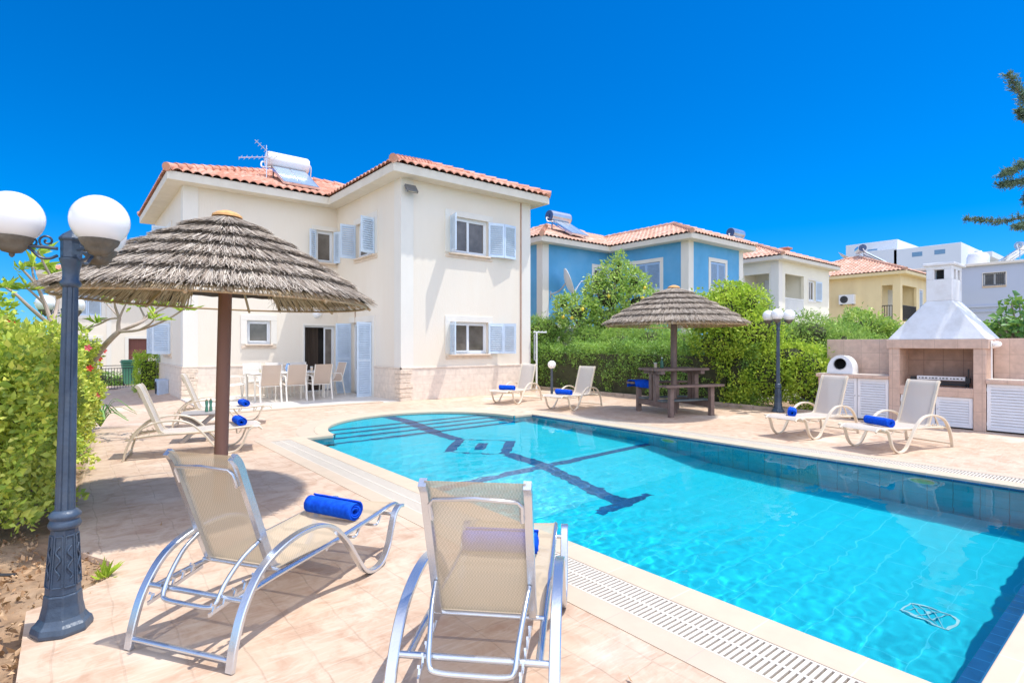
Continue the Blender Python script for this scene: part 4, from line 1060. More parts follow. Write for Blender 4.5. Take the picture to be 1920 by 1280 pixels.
t_ = thing('drinking_glass', 'glass of orange juice on the wooden picnic table', 'glass', on_table(-.40,.10,.986))
b = MB(); b.lathe([(.026,0),(.033,.095)], 14); b.build('juice', M('orange_juice', (.75,.38,.02), .3, .05), t_, smooth=True)
GLASSY = None
def clear_glass(name, c):
    t = NT(name); g = t.n('BsdfPrincipled'); g.inputs['Base Color'].default_value = (*c,1); g.inputs['Roughness'].default_value = .05
    tp = t.n('BsdfTransparent'); tp.inputs[0].default_value = (*[min(1,x+.25) for x in c],1); m = t.n('MixShader'); m.inputs[0].default_value = .55
    t.l(g.outputs[0], m.inputs[1]); t.l(tp.outputs[0], m.inputs[2]); return t.out(m.outputs[0])
CG = clear_glass('clear_glass', (.75,.82,.82)); GG = clear_glass('green_glass', (.12,.32,.24))
b = MB(); b.lathe([(.030,0),(.037,.105),(.039,.115)], 14); b.build('tumbler', CG, t_, smooth=True)
t_ = thing('bottle', 'pale green bottle standing beside the juice on the picnic table', 'bottle', on_table(-.25,.08,.986))
b = MB(); b.lathe([(.036,0),(.038,.02),(.036,.12),(.016,.17),(.015,.205)], 14); b.build('bottle_body', GG, t_, smooth=True)
b = MB(); b.lathe([(.017,.205),(.017,.225)], 12); b.build('cap', WHITEM, t_, smooth=True)
# towel draped over the far bench
b = MB(); m = 12; vs = []
path = [(-.175,-.11),(-.165,-.05),(-.155,.0),(-.12,.017),(0,.02),(.12,.017),(.155,.0),(.165,-.05),(.17,-.13)]
for i, (yy,zz) in enumerate(path):
    for j in range(m):
        x = -.16+.36*j/(m-1)
        vs.append((x, yy+.006*math.sin(j*1.1+i), zz+.004*math.sin(j*.9+1.3*i)+ (-.05*(j/(m-1)) if i==0 else 0)))
b.add(vs, [(i*m+j,i*m+j+1,(i+1)*m+j+1,(i+1)*m+j) for i in range(len(path)-1) for j in range(m-1)])
o = b.build('draped_towel', TOWEL, None, smooth=True, angle=80); o.location = on_table(-.52,.62,.667); o.rotation_euler = (0,0,math.atan2(e_dir.y,e_dir.x))
so_ = o.modifiers.new('thick','SOLIDIFY'); so_.thickness = .01; so_.offset = 1
tag(o, 'blue towel draped over the end of the picnic bench', 'towel')

# ---------------------------------------------------------------- dining set
CHF = M('cream_chair_frame', (0.80,0.75,0.66), .4, .03)
CHS = sling_mat('beige_chair_sling', (0.70,0.55,0.43), .04)
CHW = sling_mat('white_chair_sling', (0.80,0.76,0.70), .04)
def make_chair(label):
    r = thing('dining_chair', label, 'chair')
    for s in (-1,1):
        b = MB(); x = s*.255
        b.section([Vector((x,0,0))+p for p in spline([(0,.25,0),(0,.235,.3),(0,.22,.56),(0,.17,.64),(0,.05,.65),(0,-.12,.64),(0,-.19,.60),(0,-.24,.3),(0,-.30,0)],4)], [(-.016,-.012),(.016,-.012),(.016,.012),(-.016,.012)])
        b.build('side_frame', CHF, r, smooth=True, angle=50)
    b = MB()
    for s in (-1,1): b.tube([Vector((s*.235,0,0))+p for p in spline([(0,.26,.44),(0,.0,.42),(0,-.18,.41),(0,-.225,.5),(0,-.30,.75),(0,-.36,.95)],4)], .012, 6)
    for y,z in ((.24,.43),(-.19,.405)): b.tube([(-.255,y,z),(.255,y,z)], .012, 6)
    b.build('seat_frame', CHF, r, smooth=True, angle=60)
    sling([(.26,.445),(.0,.425),(-.17,.418)], .23, CHS, 'seat', r)
    sling([(-.17,.418),(-.222,.5),(-.297,.75),(-.357,.95)], .23, CHS, 'backrest', r)
    return r
DC = [((4.06,14.98,.016),0.0,'beige sling dining chair seen from behind nearest to the parasol pole'),
 ((4.70,14.95,.016),-.03,'beige sling dining chair seen from behind in the middle of the front row'),
 ((5.35,14.92,.016),.05,'beige sling dining chair seen from behind nearest to the open door'),
 ((6.02,15.75,.016),PI/2+.1,'beige dining chair at the table end beside the blue door shutter'),
 ((3.42,15.75,.016),-PI/2,'cream dining chair at the table end beside the parasol pole'),
 ((4.12,16.45,.016),PI,'cream dining chair behind the table under the small window'),
 ((4.74,16.45,.016),PI+.05,'cream dining chair on the wall side at the middle of the table'),
 ((5.38,16.45,.016),PI-.05,'cream dining chair on the wall side nearest to the open door')]
GC = 'dining chairs round the patio table'
c0 = None
for i,(p,a,lb) in enumerate(DC):
    if c0 is None: c0 = make_chair(lb); c0.location = p; c0.rotation_euler = (0,0,a); c0['group'] = GC
    else: dup(c0, p, a, lb, GC, {CHS: CHW} if i > 3 else None)
tb = thing('dining_table', 'white framed patio dining table with a glass top between the chairs', 'table', (4.72,15.72,.014))
b = MB(); b.box(-.98,.98,-.48,.48,.705,.725); b.build('tabletop', M('white_table_top', (.78,.79,.78), .25, .02), tb, bevel=.006)
for sx in (-1,1):
    for sy in (-1,1):
        b = MB(); b.tube([(sx*.88,sy*.4,0),(sx*.9,sy*.42,.70)], .022, 8); b.build('leg', CHF, tb, smooth=True)
b = MB()
for sy in (-1,1): b.box(-.9,.9,sy*.42-.015,sy*.42+.015,.665,.703)
for sx in (-1,1): b.box(sx*.9-.015,sx*.9+.015,-.40,.40,.665,.703)
b.build('apron', CHF, tb)
for k,(x,y,lb) in enumerate(((4.0,15.45,'glass of yellow juice on the patio table near the parasol pole'),(5.45,15.75,'glass of orange juice on the patio table near the door'))):
    t_ = thing('drinking_glass', lb, 'glass', (x,y,.742))
    b = MB(); b.lathe([(.030,0),(.036,.10)], 14); b.build('juice', M('yellow_juice', (.80,.55,.05), .3, .05) if k == 0 else M('orange_juice', (.75,.38,.02)), t_, smooth=True)
    b = MB(); b.lathe([(.034,0),(.040,.115),(.041,.13)], 14); b.build('tumbler', CG, t_, smooth=True)
t_ = thing('jug', 'blue and white ceramic jug on the patio table', 'jug', (4.86,15.95,.742))
b = MB(); b.lathe([(.05,0),(.075,.06),(.07,.13),(.045,.18),(.05,.22)], 16); b.build('jug_body', M('blue_ceramic', (.20,.36,.62), .3, .5, 12), t_, smooth=True)
b = MB(); b.tube(spline([(.045,0,.19),(.10,0,.17),(.105,0,.10),(.07,0,.06)],4), .009, 6); b.build('handle', WHITEM, t_, smooth=True)

# ---------------------------------------------------------------- small side table between the left loungers
st = thing('side_table', 'low grey folding side table with crossed legs between the left loungers', 'table', (1.62,9.75,deck_z(1.6,9.7)), R(-14))
GREYM = M('grey_brown_plastic', (.34,.31,.29), .5, .1)
b = MB(); b.box(-.24,.24,-.24,.24,.41,.44); b.build('tabletop', GREYM, st, bevel=.008)
for s in (-1,1):
    b = MB(); b.bar([(-.22,s*.19,0),(.22,s*.19,.408)], .03, .05); b.build('leg', GREYM, st)
    b = MB(); b.bar([(.22,s*.155,0),(-.22,s*.155,.408)], .03, .05); b.build('leg', GREYM, st)
for i,(dx,dy,lb,mt) in enumerate(((.10,-.05,'slim dark green bottle on the low side table',GG),(.17,.02,'second green bottle on the low side table nearest to the parasol pole',GG))):
    t_ = thing('bottle', lb, 'bottle', (1.62+dx,9.75+dy,.442))
    b = MB(); b.lathe([(.023,0),(.025,.02),(.018,.09),(.024,.14),(.020,.175)], 12); b.build('bottle_body', mt, t_, smooth=True)
    b = MB(); b.lathe([(.014,.175),(.014,.198)], 10); b.build('cap', M('tan_cap', (.4,.28,.18), .5), t_, smooth=True)

# ---------------------------------------------------------------- three-globe lamps
IRON = M('blue_black_cast_iron', (0.045,0.072,0.115), 0.40, .25, 8, bump=.25, bscale=50, dirt=(.11,.13,.15), dscale=5, damt=.6)
IRONR = M('weathered_iron_dish', (0.15,0.13,0.10), .7, .35, 14, bump=.4, bscale=40)
def opal():
    t = NT('opal_globe'); p = t.n('BsdfPrincipled'); p.inputs['Base Color'].default_value = (.86,.86,.85,1); p.inputs['Roughness'].default_value = .18
    p.inputs['Subsurface Weight'].default_value = .5; p.inputs['Subsurface Radius'].default_value = (.15,.15,.15); p.inputs['Subsurface Scale'].default_value = 1
    return t.out(p.outputs[0])
OPAL = opal()
def make_lamp(label):
    r = thing('street_lamp', label, 'street lamp')
    b = MB(); b.lathe([(.132,0),(.134,.02),(.127,.045),(.112,.058),(.098,.08),(.086,.14),(.082,.19),(.079,.20)], 8); b.build('foot', IRON, r, bevel=.006)
    b = MB(); b.lathe([(.077,.20),(.072,.30),(.064,.42),(.058,.53)], 8)
    for k in range(8):                                # raised relief panels with scroll ornament
        a = 2*PI*(k+.5)/8; rt = Matrix.Rotation(a, 4, 'Z'); b.M = rt
        rr = lambda z: (.077+(.058-.077)*(z-.2)/.33)*.93
        for (z0,z1,yy) in ((.24,.50,.024),(.24,.50,-.024)): b.bar([(rr(z0)+.002,yy,z0),(rr(z1)+.002,yy*.7,z1)], .006, .008, up=(1,0,0))
        b.bar([(rr(.24)+.002,-.024,.24),(rr(.24)+.002,.024,.24)], .006, .008); b.bar([(rr(.5)+.002,-.017,.50),(rr(.5)+.002,.017,.50)], .006, .008)
        b.tube([(rr(.28+.17*i/14)+.004, .011*math.sin(i*.95), .28+.17*i/14) for i in range(15)], .005, 5)
        b.M = None
    b.build('pedestal', IRON, r, bevel=.004)
    b = MB(); b.lathe([(.058,.53),(.069,.54),(.073,.555),(.064,.575),(.061,.58),(.069,.592),(.071,.605),(.058,.622),(.046,.63)], 20); b.build('collar', IRON, r, smooth=True, angle=50)
    b = MB(); prof = []; n = 40                        # fluted shaft
    for q in range(n):
        a = 2*PI*q/n; rr = 1.0 if q % 5 not in (2,) else .86
        prof.append((rr*math.cos(a), rr*math.sin(a)))
    vs = []; Z = [.63,.8,1.4,1.80]; RR = [.044,.042,.037,.034]
    for z, q_ in zip(Z, RR): vs += [(x*q_, y*q_, z) for x, y in prof]
    b.add(vs, [(i*n+q, i*n+(q+1)%n, (i+1)*n+(q+1)%n, (i+1)*n+q) for i in range(3) for q in range(n)]); b.build('shaft', IRON, r, smooth=True, angle=40)
    b = MB(); b.lathe([(.034,1.80),(.045,1.81),(.047,1.825),(.037,1.84),(.036,1.87),(.039,1.90),(.048,1.935),(.052,1.945),(.052,1.953),(.042,1.955)], 20); b.build('capital', IRON, r, smooth=True, angle=45)
    b = MB(); b.lathe([(.047,1.955),(.049,2.045),(.056,2.05),(.056,2.06),(.04,2.08),(.015,2.10),(0.0,2.112)], 8); b.build('head', IRON, r, bevel=.004)
    for k in range(3):
        a = LA0 + 2*PI*k/3; b = MB(); b.M = Matrix.Rotation(a, 4, 'Z')
        b.tube(spline([(.055,0,2.00),(.12,0,2.002),(.18,0,2.00),(.225,0,2.0)],4), .009, 7)
        b.tube(spline([(.055,0,1.965),(.09,0,1.945),(.13,0,1.95),(.165,0,1.985),(.20,0,1.995)],4), .008, 6)
        b.tube([(.10+.034*(1-i/26)*math.cos(2*PI*1.6*i/26-1.2), 0, 2.035+.034*(1-i/26)*math.sin(2*PI*1.6*i/26-1.2)) for i in range(24)], .006, 6)
        b.tube([(.16+.022*(1-i/26)*math.cos(2*PI*1.4*i/26+2), 0, 2.02+.022*(1-i/26)*math.sin(2*PI*1.4*i/26+2)) for i in range(22)], .005, 6)
        arm = b.build('arm', IRON, r, smooth=True, angle=60)
        b = MB(); b.M = Matrix.Rotation(a, 4, 'Z'); b.lathe([(.004,1.935),(.012,1.945),(.012,1.955),(.04,1.962),(.060,1.985),(.064,2.0),(.078,2.012),(.086,2.03),(.088,2.038),(.083,2.042)], 22, c=(.235,0,0))
        b.build('globe_dish', IRONR, arm, smooth=True, angle=45)
        b = MB(); b.M = Matrix.Rotation(a, 4, 'Z'); b.ball((.235,0,2.136), .130, 32, 20); b.build('globe', OPAL, arm, smooth=True, angle=180)
    return r
LA0 = R(178)
LG_ = 'three-globe garden lamps'
lamp = make_lamp('blue-black iron lamp with three white globes standing close on the left'); lamp.location = (-.012,3.745,0); lamp.rotation_euler = (R(0),R(1.1),0); lamp['group'] = LG_
dup(lamp, (-.04,10.99,-.02), R(0), 'three-globe lamp rising from the flowering hedge under the parasol rim', LG_)
dup(lamp, (12.22,5.72,0), R(22), 'three-globe lamp in front of the green hedge beside the barbecue', LG_)
# bollard light
bl = thing('bollard_light', 'short bollard light with one white globe at the foot of the hedge', 'garden light', (11.05,11.75,0))
b = MB(); b.lathe([(.09,0),(.09,.02),(.04,.04),(.035,.75),(.05,.77),(.055,.79)], 12); b.build('post', IRON, bl, smooth=True, angle=40)
b = MB(); b.ball((0,0,.90), .12, 24, 16); b.build('globe', OPAL, bl, smooth=True, angle=180)
# washing-line post
cp = thing('clothesline_post', 'white T-shaped washing line post at the corner of the villa', 'post', (11.52,12.95,0))
b = MB(); b.tube([(0,0,0),(0,0,1.86)], .03, 10); b.build('post', WHITEM, cp, smooth=True)
b = MB(); b.bar([(-.12,0,1.88),(.42,0,1.88)], .04, .04)
for i in range(4): b.tube([(-.08+i*.16,0,1.90),(-.08+i*.16,0,1.93)], .008, 6)
b.build('crossbar', WHITEM, cp)
b = MB(); b.tube([(-.09,0,1.0),(-.09,0,1.82)], .02, 8); b.tube([(-.09,0,1.0),(0,0,.96)], .012, 6); b.build('folded_arm', M('grey_metal', (.4,.42,.45), .4), cp, smooth=True)
# ---------------------------------------------------------------- barbecue
BT = tile_mat('pink_stone_tile', (0.63,0.45,0.35), (0.48,0.345,0.265), .33, .33, axes=(1,2), off=0, msize=.005, rough=.5, var=.14, sc=9, bump=.25, kind='Object', stain=(0.70,0.56,0.47))
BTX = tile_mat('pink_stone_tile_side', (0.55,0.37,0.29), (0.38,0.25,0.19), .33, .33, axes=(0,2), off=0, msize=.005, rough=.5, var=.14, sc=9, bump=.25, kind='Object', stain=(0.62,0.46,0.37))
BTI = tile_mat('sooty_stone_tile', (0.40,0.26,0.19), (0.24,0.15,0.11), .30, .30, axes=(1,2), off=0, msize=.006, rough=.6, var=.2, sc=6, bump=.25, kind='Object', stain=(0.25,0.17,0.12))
HOODM = M('white_hood_plaster', (0.78,0.79,0.80), .7, .04, 3, bump=.3, bscale=18, dirt=(.50,.48,.44), dscale=2.6, damt=.55)
LOUV = M('white_louvre_paint', (.80,.81,.83), .4, .03, 6)
bb = thing('barbecue', 'built-in tiled barbecue with white plastered hood and chimney', 'barbecue', (12.24,2.9,0))
Y = lambda v: v-2.9
b = MB(); b.box(0,.53,Y(2.19),Y(2.36),0,1.42); b.build('pillar', BT, bb, bevel=.006)
b = MB(); b.box(0,.53,Y(3.447),Y(3.62),0,1.42); b.build('pillar', BT, bb, bevel=.006)
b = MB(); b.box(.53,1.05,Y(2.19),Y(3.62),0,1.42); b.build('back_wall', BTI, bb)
b = MB(); b.box(-.02,1.07,Y(2.15),Y(3.66),1.42,1.585); b.build('lintel', BT, bb, bevel=.008)
b = MB(); b.box(.004,.53,Y(2.36),Y(3.447),.56,.725); b.build('hearth', BT, bb, bevel=.006)
# hood
b = MB(); y0,y1,x0,x1 = Y(2.17),Y(3.64),-.01,1.06; cy0,cy1,cx0,cx1 = Y(2.72),Y(3.11),.31,1.0; zb, zt = 1.587, 2.30
rows = []
for k in range(9):
    t = k/8; q = t
    rows.append((x0+(cx0-x0)*q, x1+(cx1-x1)*q, y0+(cy0-y0)*q, y1+(cy1-y1)*q, zb+(zt-zb)*t))
vs = []
for r_ in rows: vs += [(r_[0],r_[2],r_[4]),(r_[1],r_[2],r_[4]),(r_[1],r_[3],r_[4]),(r_[0],r_[3],r_[4])]
b.add(vs, [(4*i+q,4*i+(q+1)%4,4*i+4+(q+1)%4,4*i+4+q) for i in range(8) for q in range(4)] + [(3,2,1,0)])
hood = b.build('hood', HOODM, bb, bevel=.012)
# chimney with smoke openings near the top
b = MB(); zc = 2.95; o0, o1 = 2.70, 2.88
b.box(cx0,cx1,cy0,cy1,zt,o0); b.box(cx0,cx1,cy0,cy1,o1,zc)
for (xa,xb,ya,yb) in ((cx0,cx0+.13,cy0,cy0+.12),(cx0,cx0+.1,cy1-.12,cy1),(cx1-.1,cx1,cy0,cy0+.1),(cx1-.1,cx1,cy1-.1,cy1),((cx0+cx1)/2-.05,(cx0+cx1)/2+.05,cy0,cy0+.1),((cx0+cx1)/2-.05,(cx0+cx1)/2+.05,cy1-.1,cy1)):
    b.box(xa,xb,ya,yb,o0,o1)
b.build('chimney', HOODM, hood, bevel=.008)
b = MB(); b.box(cx0+.14,cx1-.12,cy0+.13,cy1-.13,o0,o1); b.build('flue', M('hollow_shade', (.02,.02,.02), .9), hood)  # solid dark box; the shade of the openings is put into its colour
b = MB(); b.box(cx0-.05,cx1+.06,cy0-.05,cy1+.05,zc,zc+.055); b.build('chimney_cap', HOODM, hood, bevel=.015)
def cabinet(yA, yB, zA, zB, nd, hx=.02):
    w = (yB-yA)/nd
    for i in range(nd):
        a, c = yA+i*w+.006, yA+(i+1)*w-.006; b = MB()
        f = .05; b.box(hx,hx+.03,a,a+f,zA,zB); b.box(hx,hx+.03,c-f,c,zA,zB); b.box(hx,hx+.03,a+f,c-f,zA,zA+f); b.box(hx,hx+.03,a+f,c-f,zB-f,zB)
        n = int((zB-zA-2*f)/.047)
        for k in range(n):
            z = zA+f+(k+.5)*(zB-zA-2*f)/n; b.obox((hx+.016,(a+c)/2,z),(.008,c-a-2*f,.050),Matrix.Rotation(R(32),3,'Y'))
        d = b.build('cabinet_door', LOUV, bb)
        kb = MB(); kb.ball((hx-.012,(a+.03) if i else (c-.03),(zA+zB)/2+.05),.012,8,6); kb.build('knob', SILVER, d, smooth=True)
        h = MB()
        for zz in (zA+.1, zB-.1): h.box(hx-.006,hx-.001,(c-.012 if i else a-.004),(c+.004 if i else a+.012),zz-.03,zz+.03)
        h.build('hinge', LOUV, d)
    b = MB(); b.box(hx+.05,hx+.06,yA,yB,zA,zB); b.build('cabinet_back', M('cabinet_dark', (.2,.2,.22), .8), bb)
cabinet(Y(2.365),Y(3.44),.03,.555,2,.03)
# left counter
b = MB(); b.box(-.03,.56,Y(3.622),Y(4.93),.825,.89); b.build('counter', BT, bb, bevel=.008)
b = MB(); b.box(-.01,.56,Y(3.625),Y(4.90),.893,.900); b.build('counter_tile', M('pale_counter_tile', (.70,.62,.54), .35, .06, 6), bb)
b = MB(); b.box(0,.55,Y(4.72),Y(4.89),0,.823); b.build('pillar', BT, bb, bevel=.006)
cabinet(Y(3.625),Y(4.715),.03,.82,2)
# right counter
b = MB(); b.box(-.03,.56,Y(-1.2),Y(2.188),.825,.89); b.build('counter', BT, bb, bevel=.008)
b = MB(); b.box(-.01,.56,Y(-1.2),Y(2.185),.893,.900); b.build('counter_tile', M('pale_counter_tile', (.70,.62,.54)), bb)
cabinet(Y(.55),Y(2.185),.03,.82,2)
b = MB(); b.box(.02,.55,Y(-1.2),Y(.545),0,.823); b.build('pillar', BT, bb)
# garden wall behind
gw = thing('garden_wall', 'pink tiled garden wall behind the barbecue counters', 'wall', (12.805,4.94,0))
b = MB(); b.box(0,.22,-1.316,0,0,1.60); b.build('panel', BT, gw, bevel=.006)
b = MB(); b.box(0,.22,-8,-2.756,0,1.60); b.build('panel', BT, gw, bevel=.006)
# grill bits
gr = thing('grill_rack', 'white perforated bar on black grill brackets inside the barbecue opening', 'grill', (12.48,2.93,.727))
b = MB(); b.box(-.03,.03,-.42,.30,.115,.185); b.build('burner_bar', M('white_enamel', (.78,.78,.78), .4, .05), gr, bevel=.006)
for i in range(13):
    b = MB(); b.box(-.0335,-.0305,-.38+i*.052,-.36+i*.052+(.012 if i%3 else 0),.138,.158)
    b.build('slot', BLACKM, gr)
b = MB(); b.box(-.035,.035,-.47,.40,.07,.095); b.box(-.02,.02,-.46,.39,.02,.06)
for y in (-.46,-.43): b.box(-.02,.02,y-.008,y+.008,0,.33 if y == -.46 else .2)
for y in (.33,.38): b.box(-.02,.02,y-.012,y+.012,0,.17)
b.box(-.04,.04,-.49,-.42,.08,.17); b.box(-.04,.04,.32,.40,.1,.17)
b.build('bracket', BLACKM, gr)
# white dome oven
ov_ = thing('dome_oven', 'small white dome oven with a round mouth on the left barbecue counter', 'oven', (12.46,4.50,.902), R(3))
def dshape(w, h, n=20):
    return [(0,0),(-w*.5,0),(-w,0)] + [(-w*math.cos(PI*i/n)*(1 if i not in (0,n) else 1), .08+(h-.08)*math.sin(PI*i/n)) for i in range(n+1)] + [(w,0),(w*.5,0)]
b = MB(); pr = dshape(.235,.375); npt = len(pr); cz = .195; rr_ = .118
ring = []
vs = []
for x in (-.21,.20):
    sc = 1.0 if x < 0 else .96
    vs += [(x+ (0.05*(z/.3) if x < 0 else 0), y*sc, z*sc) for y, z in pr]
b.add(vs, [(i,(i+1)%npt,npt+(i+1)%npt,npt+i) for i in range(npt)] + [tuple(npt+i for i in range(npt))])
hole = [(rr_*math.cos(2*PI*k/npt-PI+ .0), rr_*math.sin(2*PI*k/npt-PI)) for k in range(npt)]
fr = [(-.21+.05*(z/.3), y, z) for y, z in pr]
def nearest_ring():
    out = []
    for y, z in pr:
        a = math.atan2(z-cz, y); out.append((-.21+.05*((cz+rr_*math.sin(a))/.3), rr_*math.cos(a), cz+rr_*math.sin(a)))
    return out
hr = nearest_ring(); hb = [(x+.22, y*.9, cz+(z-cz)*.9) for x, y, z in hr]
b.add(fr+hr, [(i,(i+1)%npt,npt+(i+1)%npt,npt+i) for i in range(npt)])
sh = b.build('shell', HOODM, ov_, smooth=True, angle=40)
b = MB(); b.add(hr+hb, [(i,(i+1)%npt,npt+(i+1)%npt,npt+i) for i in range(npt)]); b.build('mouth', M('hollow_shade', (.02,.02,.02), .9), sh)  # near-black tunnel: the shade inside the mouth is put into its colour
b = MB(); b.add(hb, [tuple(range(npt))]); b.build('mouth_back', M('hollow_shade', (.02,.02,.02), .9), sh)  # same painted-in shade closes the tunnel
b = MB(); b.tube([(x-.004,y,z) for x,y,z in hr], .008, 6, closed=True); b.build('mouth_rim', M('grey_metal', (.4,.42,.45), .4), sh, smooth=True)
# bulkhead lamp and cable on the right pillar
wl = thing('wall_lamp', 'white bulkhead lamp on the right end of the barbecue lintel', 'lamp', (12.36,2.145,1.50))
b = MB(); b.box(-.05,.05,-.02,0,-.06,.06); b.build('base', WHITEM, wl, bevel=.008)
b = MB(); b.ball((0,-.075,0), .065, 18, 12, (.9,1.1,.8)); b.build('glass_cover', OPAL, wl, smooth=True, angle=180)
b = MB(); b.tube([(.0,-.008,-.06),(.0,-.010,-.61)], .012, 6); b.build('conduit', WHITEM, wl, smooth=True)

# ---------------------------------------------------------------- fittings on the villa
fl = thing('floodlight', 'square floodlight under the eaves at the villa corner', 'floodlight', (7.06,13.00,5.62))
b = MB(); b.obox((0,-.12,-.04),(.32,.07,.25),Matrix.Rotation(R(-38),3,'X')); b.build('housing', M('grey_cast_housing', (.16,.16,.16), .4), fl, bevel=.01)
b = MB(); b.obox((0,-.147,-.070),(.25,.012,.18),Matrix.Rotation(R(-38),3,'X')); b.build('lens', M('floodlight_lens', (.70,.66,.52), .2), fl, bevel=.002)
b = MB(); b.bar([(-.06,0,.07),(-.06,-.06,.0)], .02, .02); b.bar([(.06,0,.07),(.06,-.06,.0)], .02, .02); b.build('bracket', BLACKM, fl)
wl2 = thing('wall_lamp', 'round white wall lamp above the open patio door', 'lamp', (6.2,17.43,2.46))
b = MB(); b.lathe([(.14,0),(.14,.03),(.10,.05)], 20); o = b.build('base', WHITEM, wl2, smooth=True, angle=40); o.rotation_euler = (R(90),0,0)
b = MB(); b.ball((0,-.05,0), .12, 20, 14, (1,.6,.9)); b.build('glass_cover', OPAL, wl2, smooth=True, angle=180)
def ac_unit(label, loc, rz, sc=1.0, col=None):
    r = thing('air_conditioner', label, 'air conditioner', loc, rz); m = col or M('white_ac_casing', (.78,.79,.80), .4, .02)
    b = MB(); b.box(-.40*sc,.40*sc,-.28*sc,0,0,.55*sc); b.build('casing', m, r, bevel=.015)
    b = MB(); 
    for q in (.05,.09,.13,.17,.205): b.tube([(-.12*sc+q*sc*math.cos(2*PI*i/24), -.286*sc, .275*sc+q*sc*math.sin(2*PI*i/24)) for i in range(24)], .006*sc, 5, closed=True)
    for k in range(4):
        a = PI*k/4; b.bar([(-.12*sc+.21*sc*math.cos(a),-.288*sc,.275*sc+.21*sc*math.sin(a)),(-.12*sc-.21*sc*math.cos(a),-.288*sc,.275*sc-.21*sc*math.sin(a))], .007*sc, .007*sc, up=(0,1,0))
    b.build('fan_guard', BLACKM, r)
    b = MB(); b.lathe([(.21*sc,0),(.21*sc,.004)], 24); o = b.build('fan_opening', M('fan_dark', (.06,.07,.08), .6), r); o.location = (-.12*sc,-.2805*sc,.275*sc); o.rotation_euler = (R(90),0,0)
    b = MB(); b.box(-.33*sc,-.29*sc,-.26*sc,-.0,-.04*sc,0); b.box(.29*sc,.33*sc,-.26*sc,0,-.04*sc,0); b.build('bracket', BLACKM, r)
    return r
iu = thing('air_conditioner', 'white indoor-style air conditioner high on the villa side wall under the parasol rim', 'air conditioner', (6.85,16.4,2.60), -PI/2)
b = MB(); b.prism([(-.42,-.2),(.42,-.2),(.42,0),(-.42,0)],0,.27); b.build('casing', WHITEM, iu, bevel=.03)
b = MB(); b.box(-.38,.38,-.206,-.2,.03,.06); b.build('vent', M('grey_metal', (.4,.42,.45), .4), iu)
b = MB(); b.tube([(.40,-.02,.0),(.44,-.02,-.12),(.44,-.02,-.5)], .014, 6); b.build('pipe', M('rusty_pipe', (.5,.33,.2), .7), iu, smooth=True)
ac_unit('blue-grey outdoor air conditioner on the paving at the left side of the villa', (2.49,20.3,-.15), -PI/2, 1.0, M('blue_grey_casing', (.42,.50,.62), .5))
ac_unit('white outdoor air conditioner high on the yellow villa wall', (40.6,14.35,4.15), -PI/2, 1.15)
dp = MB(); dp.tube([(10.95,13.035,5.85),(10.95,13.035,.9)], .022, 8)
o = dp.build('downpipe', M('brown_pipe', (.45,.28,.2), .6)); tag(o, 'thin brown conduit down the right end of the villa front', 'pipe')
ml = thing('meter_disc', 'small round pale fitting on the left wall of the villa', 'fitting', (2.52,22.3,1.0), -PI/2)
b = MB(); b.lathe([(.17,0),(.16,.05),(.02,.09)], 20); o = b.build('disc', M('pale_blue_plastic', (.5,.58,.7), .5), ml, smooth=True, angle=50); o.rotation_euler = (R(90),0,0)
b = MB(); b.box(-.03,.03,-.06,0,-.3,-.15); b.build('stem', BLACKM, ml)

# solar water heaters
STEEL = M('brushed_steel', (.72,.70,.68), .28, .05, 4, metal=.8)
WTANK = M('white_tank', (.82,.82,.82), .3, .02, 4)
PANELG = M('solar_glass', (.28,.36,.45), .12, .12, 3)
def heater(label, loc, rz, tank=WTANK, dark=False, sc=1.0, tilt=32, lift=0.0):
    r = thing('solar_water_heater', label, 'water heater', loc, rz)
    c, s = math.cos(R(tilt)), math.sin(R(tilt)); P = lambda x, t, n=0: (x, t*c-n*s, lift+t*s+n*c)
    b = MB(); L = 1.55
    b.add([P(-.55,0),P(.55,0),P(.55,L),P(-.55,L),P(-.55,0,.08),P(.55,0,.08),P(.55,L,.08),P(-.55,L,.08)],[(0,3,2,1),(4,5,6,7),(0,1,5,4),(1,2,6,5),(2,3,7,6),(3,0,4,7)])
    pn = b.build('panel', SILVER, r)
    g = MB(); g.add([P(-.51,.04,.083),P(-.02,.04,.083),P(-.02,L-.04,.083),P(-.51,L-.04,.083)],[(0,1,2,3)]); g.add([P(.02,.04,.083),P(.51,.04,.083),P(.51,L-.04,.083),P(.02,L-.04,.083)],[(0,1,2,3)]); g.build('glazing', PANELG, pn)
    ty, tz = L*c+.12, lift+L*s+.28; k = MB(); n = 28; rad = .27
    k.tube([(-.62,ty,tz),(-.60,ty,tz),(.60,ty,tz),(.62,ty,tz)], rad, n); k.build('tank', tank, r, smooth=True, angle=40)
    for x in (-.64,.64):
        k = MB(); k.tube([(x-.02,ty,tz),(x+.02,ty,tz)], rad*.93, 24); k.tube([(x+(-.05 if x<0 else .05)*1.0-.01,ty,tz),(x+(.05 if x>0 else -.05)*1.0+.01,ty,tz)], .08, 12); k.build('tank_end', M('dark_blue_end', (.05,.09,.2), .4) if dark else tank, r, smooth=True, angle=40)
    k = MB()
    for x in (-.45,.45): k.bar([(x,ty,tz-rad),(x,ty,lift-.35)], .04, .04); k.bar([(x,ty,tz-rad-.05),(x,.1,lift+.0)], .035, .035)
    k.build('stand', SILVER, r)
    k = MB(); k.tube(spline([(-.66,ty,tz-.1),(-.80,ty,tz-.12),(-.82,ty-.1,tz-.3),P(-.58,L-.1,.04)],5), .025, 7); k.tube(spline([(.66,ty,tz+.1),(.78,ty,tz),(.78,ty,tz-.5),P(.58,.05,.04)],5), .02, 7); k.build('pipe', WHITEM, r, smooth=True)
    return r
GH = 'solar water heaters on the roofs'
